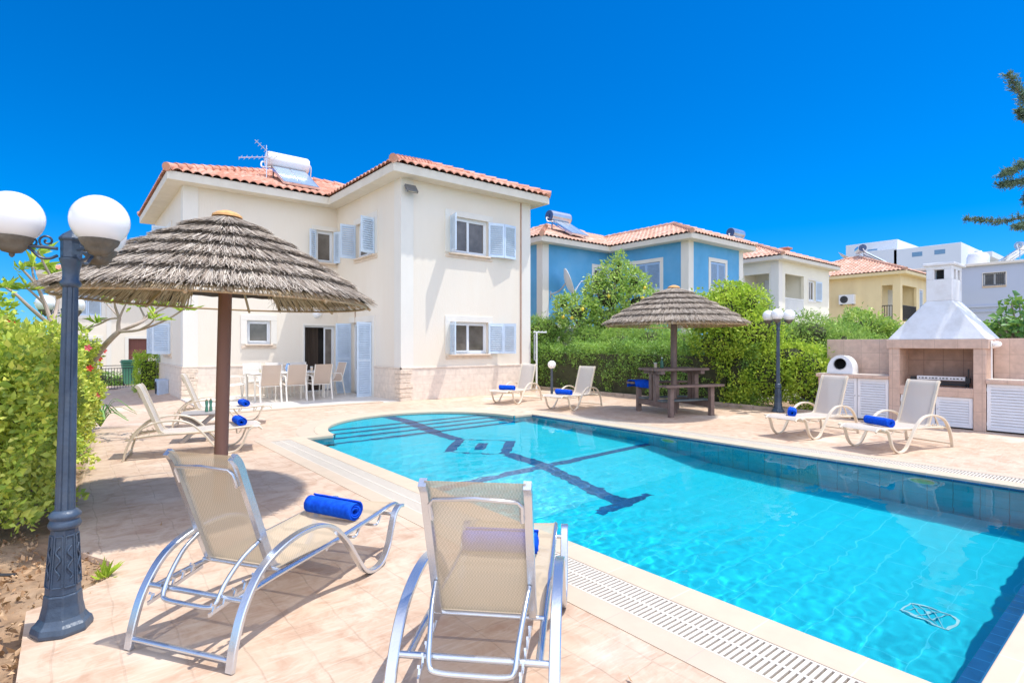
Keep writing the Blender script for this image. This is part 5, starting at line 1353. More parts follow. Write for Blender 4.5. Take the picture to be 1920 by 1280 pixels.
heater('white tank solar water heater with glass panel on the cream villa roof', (5.75,17.52,6.42), 0)['group'] = GH
heater('steel tank solar water heater with dark blue end on the blue villa roof', (17.6+.9,17.75,6.5), 0, STEEL, True)['group'] = GH
heater('steel tank solar water heater with dark end on the pale cream villa roof', (31.6,15.9,7.1), 0, STEEL, True)['group'] = GH
heater('steel tank solar water heater on the yellow villa roof beside the big dish', (45.0,13.6,7.2), R(30), STEEL, True)['group'] = GH
heater('solar water heater with slanted panel on the flat lavender roof', (52.5,8.6,7.25), R(160), STEEL, False)['group'] = GH
# aerial on the villa
an = thing('tv_aerial', 'thin metal television aerial on the cream villa roof', 'aerial', (5.0,18.6,6.9))
b = MB(); b.tube([(0,0,-.2),(0,0,.95)], .016, 6); b.build('mast', SILVER, an, smooth=True)
b = MB(); b.tube([(-.8,.1,.42),(.3,-.1,.62)], .011, 6)
for i in range(8):
    t = i/7; b.tube([(-.75+1.0*t,.1-.19*t+.22,.43+.17*t),(-.75+1.0*t,.1-.19*t-.22,.43+.17*t)], .007, 5)
b.tube([(-.35,0,1.05),(.1,0,.70)], .010, 6)
for i in range(5): b.tube([(-.3+.09*i,.18,1.0-.07*i),(-.3+.09*i,-.18,1.0-.07*i)], .007, 5)
b.build('antenna', SILVER, an, smooth=True)
# dishes
def dish(label, loc, d, rad, mat, wallarm=None):
    r = thing('satellite_dish', label, 'satellite dish', loc); d = Vector(d).normalized(); q = d.to_track_quat('Z','Y').to_matrix().to_4x4()
    b = MB(); b.M = q; n = 8; b.lathe([(rad*i/n+1e-4, .28*rad*(i/n)**2) for i in range(n+1)] + [(rad*1.0,.28*rad-.02)] , 28); b.build('reflector', mat, r, smooth=True, angle=50)
    b = MB(); b.M = q; tip = (0,-rad*.25,rad*1.05)
    for a in (R(-90),R(-60),R(-120)): b.tube([(rad*.95*math.cos(a),rad*.95*math.sin(a),.26*rad),tip], .014*max(1,rad*1.3), 6)
    b.tube([tip,(0,-rad*.25,rad*1.22)], .05*max(.7,rad), 8); b.build('feed_arm', SILVER, r, smooth=True)
    b = MB()
    if wallarm: b.tube(spline([(0,0,0),tuple(Vector(wallarm)*.4+Vector((0,0,-.12))),wallarm],5), .035, 8); b.tube([tuple(Vector(wallarm)+Vector((0,-.0,-.15))),tuple(Vector(wallarm)+Vector((0,0,.15)))], .05, 8)
    else: b.tube([(0,0,0),(0,0,-rad*1.3)], .05, 8)
    b.build('mount', M('grey_metal', (.4,.42,.45), .4), r, smooth=True)
    return r
DISHW = M('dish_white', (.78,.77,.73), .5, .03)
dish('white satellite dish on the blue villa wall', (16.75,16.95,4.12), (.80,-.58,.35), .62, DISHW, (-.2,.75,-.45))
x,y = far(1590,44)
dish('large grey satellite dish standing on the roof between the cream and yellow villas', (x,y,zf(490,44)), (.1,-.5,.75), .98, M('dish_grey', (.62,.60,.56), .6, .05))
# tanks and small roof things on the flat roof
tk = thing('water_tank', 'white round water tank on the flat lavender roof', 'water tank', (52.3,9.8,7.19))
b = MB(); b.lathe([(.62,0),(.66,.1),(.66,.75),(.55,.95),(.2,1.08),(.2,1.14)], 24); b.build('tank_body', WTANK, tk, smooth=True, angle=40)
b = MB(); b.lathe([(.22,1.14),(.22,1.18),(.05,1.2)], 16); b.build('lid', WTANK, tk, smooth=True)
x,y = far(1752,60)
ch = thing('chimney_stack', 'small red clay chimney on the pale cream roof', 'chimney', (35.2,16.0,6.9))
b = MB(); b.box(-.2,.2,-.2,.2,-.4,.55); b.build('stack', M('clay_red', (.5,.25,.18), .8), ch, bevel=.02)
b = MB(); b.box(-.3,.3,-.3,.3,.55,.66); b.build('cap', M('clay_red', (.5,.25,.18), .8), ch, bevel=.02)

# ---------------------------------------------------------------- gate, bin
gt = thing('garden_gate', 'black iron garden gate at the end of the side path', 'gate', (1.05,24.6,-.18))
b = MB()
for i in range(17): b.tube([(i*.085,0,.06),(i*.085,0,.82)], .009, 6)
b.build('bars', BLACKM, gt)
for z in (.06,.80,.90):
    b = MB(); b.bar([(-.02,0,z),(1.40,0,z)], .03, .025); b.build('rail', BLACKM, gt)
for x in (-.05,1.42):
    b = MB(); b.box(x-.025,x+.025,-.025,.025,0,1.0); b.build('gate_post', BLACKM, gt)
bn = thing('wheelie_bin', 'green wheeled rubbish bin standing behind the gate', 'bin', (2.1,26.3,-.18))
GRB = M('green_plastic', (.07,.24,.15), .45, .08)
b = MB(); b.add([(-.30,-.28,.12),(.30,-.28,.12),(.30,.28,.12),(-.30,.28,.12),(-.40,-.36,.95),(.40,-.36,.95),(.40,.36,.95),(-.40,.36,.95)],[(0,3,2,1),(4,5,6,7),(0,1,5,4),(1,2,6,5),(2,3,7,6),(3,0,4,7)]); b.build('bin_body', GRB, bn, bevel=.02)
b = MB(); b.box(-.43,.43,-.40,.40,.955,1.0); b.box(-.40,.40,-.32,.38,1.0,1.06); b.build('lid', M('dark_green_plastic', (.03,.13,.08), .45), bn, bevel=.02)
for x in (-.3,.3):
    b = MB(); b.tube([(x-.03,.25,.10),(x+.03,.25,.10)], .10, 14); b.build('wheel', BLACKM, bn, smooth=True, angle=40)
b = MB(); b.box(.02,.26,-.352,-.33,.45,.75); o = b.build('sticker', WHITEM, bn); 

# ---------------------------------------------------------------- pool fittings
for lb, y, z in (('oval underwater pool light nearest to us in the right pool wall',1.96,-.33),('oval underwater pool light further along in the right pool wall',5.45,-.40)):
    t_ = thing('pool_light', lb, 'pool light', (7.786,y,z), -PI/2)
    b = MB(); b.lathe([(.15,0),(.15,.012),(.125,.02)], 24); o = b.build('bezel', WHITEM, t_, smooth=True, angle=40); o.rotation_euler = (R(90),0,0); o.cycles.is_caustics_receiver = True
    b = MB(); b.lathe([(.122,.020),(.10,.034),(.0,.045)], 20); o = b.build('lens', M('yellow_green_lens', (.55,.66,.25), .3), t_, smooth=True); o.rotation_euler = (R(90),0,0); o.cycles.is_caustics_receiver = True
t_ = thing('pool_drain', 'white lattice drain cover on the pool floor', 'drain cover', (5.22,1.28,floor_z(1.28)+.004), R(0))
LAT = M('white_lattice', (.42,.68,.70), .5)
t_.scale = (.72,.72,1)
b = MB()
for s in (-1,1): b.box(-.14,.14,s*.20-.015,s*.20+.015,0,.014)
for s in (-1,1): b.box(s*.14-.012,s*.14+.012,-.185,.185,0,.014)
o = b.build('rim', LAT, t_); o.cycles.is_caustics_receiver = True
b = MB()
for k in range(-4,5):
    for s in (-1,1):
        y0_ = k*.08; pts = [(-.13,y0_-s*.09),(.13,y0_+s*.09)]
        if max(abs(pts[0][1]),abs(pts[1][1])) < .19: b.bar([(pts[0][0],pts[0][1],.007+.003*s),(pts[1][0],pts[1][1],.007+.003*s)], .006, .004)
o = b.build('lattice', LAT, t_); o.cycles.is_caustics_receiver = True
# ---------------------------------------------------------------- planting
def leaf_mat(name, stops, trans=.35, rough=.5, spec=.35, k=1.0):
    stops = [(p_, tuple(min(.8, x*LEAFK*k) for x in c_)) for p_, c_ in stops]
    t = NT(name); g = t.n('NewGeometry'); base = t.ramp(g.outputs['Random Per Island'], stops)
    v = t.coords('World'); n = t.ramp(t.noise(v, 1.7, 4, .6), [(.38,(0,0,0)),(.68,(.55,.55,.55))])
    base = t.mix(n, base, stops[-1][1])
    p = t.principled(base, rough, 0, None, spec); tr = t.n('BsdfTranslucent')
    t.l(t.mix(.35, base, (0.45,0.55,0.05)), tr.inputs[0]); m = t.n('MixShader'); m.inputs[0].default_value = trans
    t.l(p, m.inputs[1]); t.l(tr.outputs[0], m.inputs[2]); return t.out(m.outputs[0])
LF_YEL = leaf_mat('yellow_green_leaves', [(0,(.045,.11,.015)),(.3,(.15,.25,.025)),(.65,(.36,.42,.05)),(.9,(.52,.51,.07)),(1,(.60,.52,.12))], .32, k=1.12)
LF_HEDGE = leaf_mat('hedge_leaves', [(0,(.03,.075,.02)),(.5,(.07,.15,.028)),(.85,(.13,.23,.05)),(1,(.24,.36,.07))], .30, .4, .5, k=1.35)
LF_LIME = leaf_mat('lime_leaves', [(0,(.10,.20,.02)),(.5,(.21,.34,.03)),(.85,(.34,.46,.05)),(1,(.44,.50,.07))], .38)
LF_LEMON = leaf_mat('lemon_leaves', [(0,(.06,.13,.03)),(.5,(.14,.25,.045)),(.85,(.25,.36,.08)),(1,(.36,.43,.12))], .35, .4, .5, k=1.25)
LF_FEATH = leaf_mat('feathery_leaves', [(0,(.08,.17,.04)),(.6,(.17,.29,.06)),(1,(.30,.40,.11))], .38, k=1.3)
LF_PINE = leaf_mat('pine_needles', [(0,(.04,.085,.06)),(.6,(.09,.155,.105)),(1,(.18,.24,.17))], .15)
LF_FIG = leaf_mat('fig_leaves', [(0,(.04,.12,.03)),(.6,(.09,.21,.05)),(1,(.20,.34,.08))], .25, .4, .5)
LF_DRY = leaf_mat('dry_leaves', [(0,(.08,.045,.025)),(.5,(.22,.12,.06)),(1,(.40,.27,.16))], .1, .8, .1)
BARK = M('grey_bark', (.30,.24,.19), .9, .25, 8, bump=.6, bscale=40)
BARKP = M('pale_branch', (.42,.33,.26), .8, .2, 6, bump=.3, bscale=30)
CORE_DARK = M('dark_core', (.045,.05,.022), .95, .4, 6)
def leaves(name, P, N, size, mat, parent=None, aspect=.55, up=.35, spread=.9, fold=.25, seed=0, jit=.35, extra=None):
    """P positions, N outward directions; one bent four-point leaf each (two triangles)"""
    rs = np.random.RandomState(seed); n = len(P)
    D = N*.75 + rs.normal(0, spread, (n,3)); D[:,2] += up*rs.rand(n); D /= np.linalg.norm(D,axis=1)[:,None]+1e-9
    A = rs.normal(0,1,(n,3)); W = np.cross(D, A); W /= np.linalg.norm(W,axis=1)[:,None]+1e-9; Q = np.cross(W, D)
    L = size*(1+jit*rs.normal(0,1,n)).clip(.4,1.9)[:,None]; w = L*aspect*.5
    base = P; mid = P + D*L*.45; tip = P + D*L - Q*L*.12
    l = mid + W*w + Q*L*fold*.4; r = mid - W*w + Q*L*fold*.4
    V = np.stack([base, l, tip, r], 1).reshape(-1,3); k = np.arange(n)[:,None]*4
    F = np.concatenate([k+np.array([[0,1,2]]), k+np.array([[0,2,3]])],1).reshape(-1,3)
    return mesh_np(name, V, F, mat, parent)
def wob(P, s, amp, seed):
    rs = np.random.RandomState(seed); o = 0
    for i in range(5):
        k = rs.normal(0, s, 3); o = o + np.sin(P@k + rs.uniform(0,6.28))
    return amp*o/2.2
def box_hedge(root, poly0, h, mat, dens, size, lump=.10, depth=.16, seed=0, taper=.0, ztop=None, base=0.0, name='foliage', aspect=.55, coremat=None):
    """hedge over a plan quad (4 points, ccw); leaves over the sides and the top with hollows; h a number or a function of (x,y)"""
    rs = np.random.RandomState(seed); Pp = np.array(poly0, float); H = h if callable(h) else (lambda x, y: np.full(np.shape(x), h, float))
    Ps = []; Ns = []
    for i in range(4):
        a, b_ = Pp[i], Pp[(i+1)%4]; L = np.linalg.norm(b_-a); d = (b_-a)/L; nn = np.array((d[1], -d[0]))
        hm = float(np.max(H(np.array([a[0],b_[0]]), np.array([a[1],b_[1]])))); n = int(L*hm*dens)
        u = rs.uniform(-.04, 1.04, n); xy = a+(b_-a)*u[:,None]; z = base + rs.uniform(0, 1, n)**.9*(H(xy[:,0], xy[:,1])-base)
        q = np.column_stack([xy, z]); off = wob(q, 3.2, lump, seed+1) + wob(q, 9, lump*.4, seed+2) - rs.exponential(depth*.4, n) - taper*z
        q[:,:2] += nn*off[:,None]; Ps.append(q); Ns.append(np.tile((nn[0],nn[1],.25),(n,1)))
    A = abs(sum(Pp[i][0]*Pp[(i+1)%4][1]-Pp[(i+1)%4][0]*Pp[i][1] for i in range(4)))/2; n = int(A*dens*1.1)
    s, t = rs.rand(n), rs.rand(n)
    xy = (1-s)[:,None]*((1-t)[:,None]*Pp[0]+t[:,None]*Pp[1]) + s[:,None]*((1-t)[:,None]*Pp[3]+t[:,None]*Pp[2])
    q = np.column_stack([xy, H(xy[:,0], xy[:,1])]); q[:,2] += wob(q, 3, lump*1.1, seed+4)+wob(q, 8, lump*.6, seed+5) - rs.exponential(depth*.5, n) + (rs.rand(n)**8)*.16
    Ps.append(q); Ns.append(np.tile((0,0,1.),(n,1)))
    o = leaves(name, np.concatenate(Ps), np.concatenate(Ns), size, mat, root, seed=seed+9, aspect=aspect)
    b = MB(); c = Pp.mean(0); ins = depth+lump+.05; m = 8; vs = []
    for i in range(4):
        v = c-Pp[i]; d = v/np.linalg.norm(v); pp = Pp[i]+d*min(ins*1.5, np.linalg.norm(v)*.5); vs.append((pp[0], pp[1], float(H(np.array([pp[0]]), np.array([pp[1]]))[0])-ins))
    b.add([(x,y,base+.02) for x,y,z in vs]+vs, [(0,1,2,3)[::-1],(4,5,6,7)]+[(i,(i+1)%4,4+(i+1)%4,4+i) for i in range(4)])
    b.build('hedge_core', coremat or CORE_DARK, root)  # solid core added behind the leaves; its dark colour stands in for shade
    return o
def clumps(root, cs, mat, dens, size, seed=0, name='crown', core=True, aspect=.55, up=.35, shell=.55, spread=.9, fold=.25, core_k=.62):
    """leaf clumps on ellipsoid shells (cx,cy,cz,rx,ry,rz), thinned so that gaps show"""
    rs = np.random.RandomState(seed); Ps = []; Ns = []
    for k, c in enumerate(cs):
        cen, rad = np.array(c[:3]), np.array(c[3:6]); n = int(4*PI*np.mean(rad)**2*dens)
        d = rs.normal(0,1,(n,3)); d /= np.linalg.norm(d,axis=1)[:,None]
        rr = 1 - np.abs(rs.normal(0, shell*.35, n)) + wob(d*2, 1.6, .16, seed+k*3) + (rs.rand(n)**10)*.35
        q = cen + d*rad*rr[:,None]
        keep = np.ones(n, bool)
        for j, e in enumerate(cs):
            if j != k: keep &= (((q-np.array(e[:3]))/np.array(e[3:6]))**2).sum(1) > .40
        keep &= wob(q, 4.0/np.mean(rad), 1.0, seed+77) > -.75
        Ps.append(q[keep]); Ns.append(d[keep])
    o = leaves(name, np.concatenate(Ps), np.concatenate(Ns), size, mat, root, seed=seed+5, aspect=aspect, up=up, spread=spread, fold=fold)
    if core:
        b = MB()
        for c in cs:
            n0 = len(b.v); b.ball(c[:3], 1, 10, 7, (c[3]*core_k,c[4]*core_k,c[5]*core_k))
        b.build('inner_core', CORE_DARK, root)  # solid balls added inside the crown, inner shade put into their dark colour
    return o
def limbs(root, base, tops, r0, mat=BARK, bend=.15, seed=0, r1=.02, name='trunk', fork=None):
    rs = np.random.RandomState(seed); b = MB(); base = np.array(base, float); f = np.array(fork if fork is not None else base+np.array((0,0,.6)))
    b.tube(spline([base, (base+f)/2+rs.normal(0,.03,3), f],4), r0, 10, r1=r0*.8)
    for t in tops:
        t = np.array(t); m = (f+t)/2 + rs.normal(0, bend, 3); b.tube(spline([f,m,t],5), r0*.6, 7, r1=r1)
    return b.build(name, mat, root, smooth=True)
def at(px, py, d):
    x, y = far(px, d); return (x, y, 1.5+d*(645-py)/1031)

# soil bed
rs = np.random.RandomState(11); b = MB(); nx, ny = 40, 90; vs = []
for i in range(nx):
    for j in range(ny):
        x = -4+4.6*i/(nx-1); y = 1.0+13*j/(ny-1); vs.append((x, y, -.055+.02*math.sin(3.1*x+1.7*y)+.016*math.sin(7*x-5*y)+.012*rs.normal() - (.12 if y > 10.5 else 0)))
b.add(vs, [(i*ny+j,(i+1)*ny+j,(i+1)*ny+j+1,i*ny+j+1) for i in range(nx-1) for j in range(ny-1)])
o = b.build('soil', SOIL, smooth=True); tag(o, 'dry brown soil of the flower bed', 'soil', kind='structure')
n = 4200; P = np.column_stack([rs.uniform(-1.8,-.16,n), rs.uniform(1.6,5.9,n), rs.uniform(-.05,-.005,n)])
m = 260; P2 = np.column_stack([rs.uniform(-.16,.2,m), rs.uniform(4.15,5.1,m), rs.uniform(-.05,-.01,m)])
o = leaves('leaf_litter', np.concatenate([P,P2]), np.tile((0,0,.0),(n+m,1)), .038, LF_DRY, seed=4, up=.3); tag(o, 'dry curled leaves and bark chips on the soil', 'leaf litter', kind='stuff')
# paving debris: a few single leaves on the deck
for k,(x,y,lb) in enumerate(((.75,4.9,'small dark dry leaf in the parasol shade near the lamp'),(.62,5.35,'small dry leaf lying in the parasol shade'),(1.95,1.55,'small brown leaf on the paving beside the pool drain'))):
    o = leaves('fallen_leaf', np.array([[x,y,.006]]), np.array([[0.,1,0]]), .06, LF_DRY, seed=k+20, spread=.2, up=0); o.location = (0,0,0); tag(o, lb, 'leaf', 'fallen leaves on the paving')
# irrigation hose and its loose end
b = MB(); b.tube(spline([(-1.5,5.0,-.02),(-.9,5.02,.0),(-.5,4.95,.01),(-.25,4.85,-.01)],6), .011, 8); tag(b.build('irrigation_hose', BLACKM, smooth=True), 'black irrigation hose lying on the soil under the hedge', 'hose')
b = MB(); b.tube(spline([(-.42,3.20,-.03),(-.36,3.5,.02),(-.30,3.82,.03),(-.30,3.95,.02)],6), .011, 8); tag(b.build('irrigation_hose', BLACKM, smooth=True), 'short loose end of black hose beside the lamp foot', 'hose')
sc = thing('succulent', 'withered reddish succulent on the soil beside the lamp foot', 'plant', (-.46,3.85,-.04))
ps = np.array([[.02*math.cos(a),.02*math.sin(a),.02] for a in np.linspace(0,12,16)]); o = leaves('rosette', ps, ps*40, .14, leaf_mat('withered_leaf', [(0,(.30,.12,.08)),(.6,(.48,.26,.18)),(1,(.6,.42,.3))], .1), sc, aspect=.25, seed=3, spread=.35, up=.8)
wd = thing('weed', 'small green weed growing at the paving edge behind the lamp', 'plant', (.20,4.42,-.03))
ps = np.array([[.015*math.cos(a),.015*math.sin(a),.02] for a in np.linspace(0,20,34)]); leaves('blades', ps, ps*50, .09, LF_LIME, wd, aspect=.16, seed=8, spread=.4, up=1.0)

# left hedge (hibiscus)
hl = thing('flowering_hedge', 'yellow-green hedge with red flowers beside the near lamp', 'hedge', (-.7,9,0))
HTOP = lambda x, y: 1.42+.22*np.clip(-x,0,3)+.10*np.sin(1.9*y)+.06*np.sin(4.1*y+2*x)
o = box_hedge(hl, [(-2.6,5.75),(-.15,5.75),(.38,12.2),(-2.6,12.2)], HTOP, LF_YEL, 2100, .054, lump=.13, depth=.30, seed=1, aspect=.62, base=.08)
for ch in hl.children: ch.location = (.7,-9,0)
rs = np.random.RandomState(6)
b = MB()
for i in range(26):
    x = rs.uniform(-1.3,-.2); y = rs.uniform(5.75,6.4); b.tube(spline([(x,y+.35,-.05),(x+rs.normal(0,.08),y+.1,.25),(x+rs.normal(0,.16),y-.08+rs.normal(0,.08),.5+rs.uniform(0,.3))],4), .009, 5, r1=.003)
for i in range(10):
    y = rs.uniform(6.2,11.5); x = -.15+.08*(y-5.7); b.tube(spline([(x-.35,y,-.05),(x-.2,y+rs.normal(0,.1),.25),(x-.05,y+rs.normal(0,.2),.5)],4), .010, 5, r1=.003)
o = b.build('stems', BARKP, hl, smooth=True); o.location = (.7,-9,0)
RED = M('red_petals', (.70,.03,.03), .5, .15, 8); PINK = M('pink_petals', (.75,.12,.16), .5, .15, 8)
for k,(px,py,d) in enumerate(((8,602,6.2),(24,611,6.2),(62,630,6.6),(98,638,7.0),(165,652,8.0),(186,672,9.4),(180,742,8.2),(195,657,10.4),(30,700,5.4),(168,690,8.4))):
    p = at(px,py,d); b = MB(); q = Matrix.Translation(p) @ Vector((-p[0],-p[1],.6)).to_track_quat('Z','Y').to_matrix().to_4x4(); b.M = q
    for i in range(5):
        a = 2*PI*i/5; c, s = math.cos(a), math.sin(a); e = .045
        b.add([(0,0,0),(e*(c*.7-s*.45),e*(s*.7+c*.45),.012),(e*1.25*c,e*1.25*s,.004),(e*(c*.7+s*.45),e*(s*.7-c*.45),.012)],[(0,1,2,3)])
    b.tube([(0,0,0),(.01,0,.05)], .004, 5)
    o = b.build('flower', PINK if k in (4,6) else RED, hl); o.location = (.7,-9,0)
# tall shrub behind it
ts = thing('tall_shrub', 'tall bright green shrub above the flowering hedge at the left edge', 'shrub', (-1.0,8.6,0))
clumps(ts, [(-.15,-.2,2.0,.62,.6,.5),(-.5,.3,2.2,.6,.6,.5),(-.2,1.2,1.72,.5,.55,.36),(.20,2.4,1.60,.42,.5,.32)], LF_LIME, 1300, .062, seed=3)
limbs(ts, (-.2,.1,0), [(-.15,-.2,2.0),(-.5,.3,2.2),(-.1,1.0,1.6)], .035, seed=3, fork=(-.2,.1,.9))
# frangipani trees: bare forking branches with leaf tufts
def frangipani(label, base, paths, tufts, seed, r=.035):
    t_ = thing('frangipani_tree', label, 'tree', base); O = np.array(base); b = MB()
    for pts, ra, rb in paths: b.tube(spline([tuple(np.array(p)-O) for p in pts],6), ra, 8, r1=rb)
    b.build('branches', BARKP, t_, smooth=True)
    rs = np.random.RandomState(seed); Ps = []; Ns = []
    for p, n in tufts:
        for i in range(n): Ps.append(np.array(p)-O+rs.normal(0,.012,3)); v = rs.normal(0,1,3); v[2] = abs(v[2])*.5+.1; Ns.append(v*2)
    leaves('leaves', np.array(Ps), np.array(Ns), .17, LF_LIME, t_, aspect=.18, seed=seed, spread=.15, up=.1, fold=.35)
    return t_
A = lambda px, py, d=9.0: at(px, py, d)
B0 = (-.1,10.9,-.05); F0 = A(222,622,9.0)
tips = [A(346,579,8.7),A(322,571,9.2),A(300,573,9.4),A(290,598,8.6),A(262,575,9.3),A(236,570,9.0),A(214,552,8.7),A(180,605,9.1),A(152,620,9.2),A(196,566,9.3)]
F1 = A(224,596,9.0); F2 = A(262,618,8.9)
frangipani('bare-branched frangipani with leaf tufts growing beyond the hedge by the gate', B0,
  [([B0, A(150,720,9.0), A(187,660,9.1), A(207,636,9.0), F0], .055,.040), ([F0, A(222,606,9.0), F1], .034,.026), ([F0, A(250,610,9.0), A(270,597,9.3), tips[4]], .028,.013), ([F0, A(262,618,8.9), A(310,600,8.8), tips[0]], .026,.012),
   ([F0, A(262,606,9.0), A(288,588,9.2), tips[1]], .024,.012), ([A(270,597,9.3), A(284,585,9.4), tips[2]], .018,.012), ([F1, A(216,575,8.9), tips[6]], .022,.012), ([F1, A(230,582,9.0), tips[5]], .02,.012),
   ([F1, A(205,598,9.0), A(185,608,9.1), tips[8]], .018,.010), ([A(205,598,9.0), A(190,600,9.1), tips[7]], .014,.010), ([A(262,618,8.9), A(280,608,8.7), tips[3]], .018,.011), ([F1, A(210,580,9.2), tips[9]], .016,.010)],
  [(t, 15) for t in tips] + [(A(288,588,9.2),4),(A(240,585,9.0),4)], 5)
B1 = (-.25,8.9,-.05)
F3 = A(98,612,6.6); tip2 = [A(42,505,6.4),A(60,500,6.6),A(82,500,6.8),A(100,512,6.9),A(12,540,6.3),A(50,540,6.5),A(70,470,6.5)]
frangipani('pale forked frangipani branches rising behind the near lamp post', B1,
  [([B1, A(92,680,6.9), F3], .05,.032), ([F3, A(84,570,6.6), A(68,535,6.5), tip2[0]], .026,.012), ([F3, A(60,580,6.4), A(30,552,6.3), tip2[4]], .024,.011), ([A(84,570,6.6), A(60,548,6.5), tip2[5]], .016,.010),
   ([F3, A(108,560,6.8), A(96,520,6.7), tip2[2]], .022,.011), ([A(108,560,6.8), A(108,530,6.9), tip2[3]], .018,.011), ([A(96,520,6.7), A(80,490,6.6), tip2[6]], .014,.010), ([A(68,535,6.5), A(62,515,6.6), tip2[1]], .014,.010)],
  [(t, 12) for t in tip2], 9)
# strap-leaved plant and shrubs by the path
lp = thing('strap_leaf_plant', 'spiky strap-leaved plant at the far end of the flowering hedge', 'plant', (.50,12.55,-.1))
rs = np.random.RandomState(4); b = MB()
for i in range(26):
    a = rs.uniform(0,2*PI); L = rs.uniform(.35,.6); h = rs.uniform(.15,.45); c, s = math.cos(a), math.sin(a)
    b.section(spline([(0,0,.1),(c*L*.4,s*L*.4,.15+h),(c*L,s*L,.1+h*.6)],5), [(-.016,0),(0,-.006),(.016,0),(0,.003)])
b.build('leaves', LF_FIG, lp)
cb = thing('clipped_shrub', 'neatly clipped green shrub between the gate and the villa', 'shrub', (2.22,22.6,-.18))
box_hedge(cb, [(-.40,-.45),(.40,-.45),(.40,.45),(-.40,.45)], 1.32, LF_LIME, 1100, .055, lump=.05, depth=.12, seed=5)
for i,(x,y,lb) in enumerate(((1.2,27.6,'low green shrub behind the gate beside the bin'),(-.6,30,'low green shrub in front of the cream villa behind the gate'))):
    s_ = thing('small_shrub', lb, 'shrub', (x,y,-.3)); clumps(s_, [(0,0,.3,.6,.5,.4),(.5,.1,.25,.4,.4,.3)], LF_HEDGE, 500, .07, seed=30+i)

# right hedge in front of the neighbours
hr_ = thing('clipped_hedge', 'long dark green clipped hedge behind the picnic table', 'hedge', (12.9,10,0))
HT = lambda x, y: 1.52+.08*np.sin(1.3*y+.6)+.05*np.sin(3.7*y)
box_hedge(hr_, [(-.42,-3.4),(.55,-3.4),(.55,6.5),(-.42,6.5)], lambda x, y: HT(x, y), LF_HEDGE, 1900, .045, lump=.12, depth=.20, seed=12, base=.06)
hb = thing('bright_shrub', 'bright lime-green shrub filling the bed round the lamp and up to the barbecue', 'shrub', (12.75,5.6,0))
clumps(hb, [(0,.55,.75,.48,.62,.78),(.05,-.3,.72,.45,.55,.76),(.0,1.2,.8,.48,.5,.85),(.1,.1,1.15,.42,.75,.42),(-.05,-.55,.5,.35,.3,.5)], LF_LIME, 1150, .058, seed=14, name='foliage')
bt = thing('lime_tree', 'tall lime-green shrubby tree rising above the hedge right of the thatched parasol', 'tree', (12.95,7.2,0))
clumps(bt, [(0,0,2.2,.75,.8,.65),(-.05,-.7,1.75,.6,.6,.6),(.1,.75,2.3,.6,.6,.55),(.15,.1,2.75,.45,.5,.35),(-.1,.2,1.5,.6,.9,.6),(.1,-.35,2.55,.4,.4,.35)], LF_LIME, 950, .065, seed=16)
limbs(bt, (0,0,0), [(0,0,2.2),(-.05,-.7,1.7),(.1,.7,2.2),(.15,.1,2.7)], .07, seed=2, fork=(0,0,.7))
le = thing('lemon_tree', 'lemon tree with glossy leaves and yellow fruit in front of the blue villa', 'tree', (14.9,12.9,0))
CS = [(0,0,3.1,.95,.95,.8),(-1.0,.5,2.6,.8,.7,.65),(.9,-.6,2.9,.85,.8,.75),(.25,-.1,3.9,.6,.6,.62),(.75,-.5,3.7,.45,.45,.5),(-.35,.3,3.55,.4,.4,.45),(-1.35,.9,2.9,.35,.35,.35),(.1,.2,2.2,1.1,.9,.6),(1.5,-1.0,2.5,.6,.6,.6),(.3,-.2,4.35,.28,.28,.35)]
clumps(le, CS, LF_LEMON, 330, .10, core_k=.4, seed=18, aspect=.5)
limbs(le, (0,0,0), [c[:3] for c in CS], .10, seed=4, fork=(0,0,1.1))
LEM = M('lemon_skin', (.75,.55,.05), .45, .1)
rs = np.random.RandomState(9)
for i in range(9):
    c = CS[[1,1,7,7,2,8,0,2,1][i]]; v = np.array((-.8,-.6,rs.uniform(-.5,.3)))+rs.normal(0,.35,3); v /= np.linalg.norm(v); p = np.array(c[:3])+v*np.array(c[3:6])
    b = MB(); b.ball(tuple(p), .055, 10, 8, (1,1,1.25)); b.build('lemon', LEM, le, smooth=True)
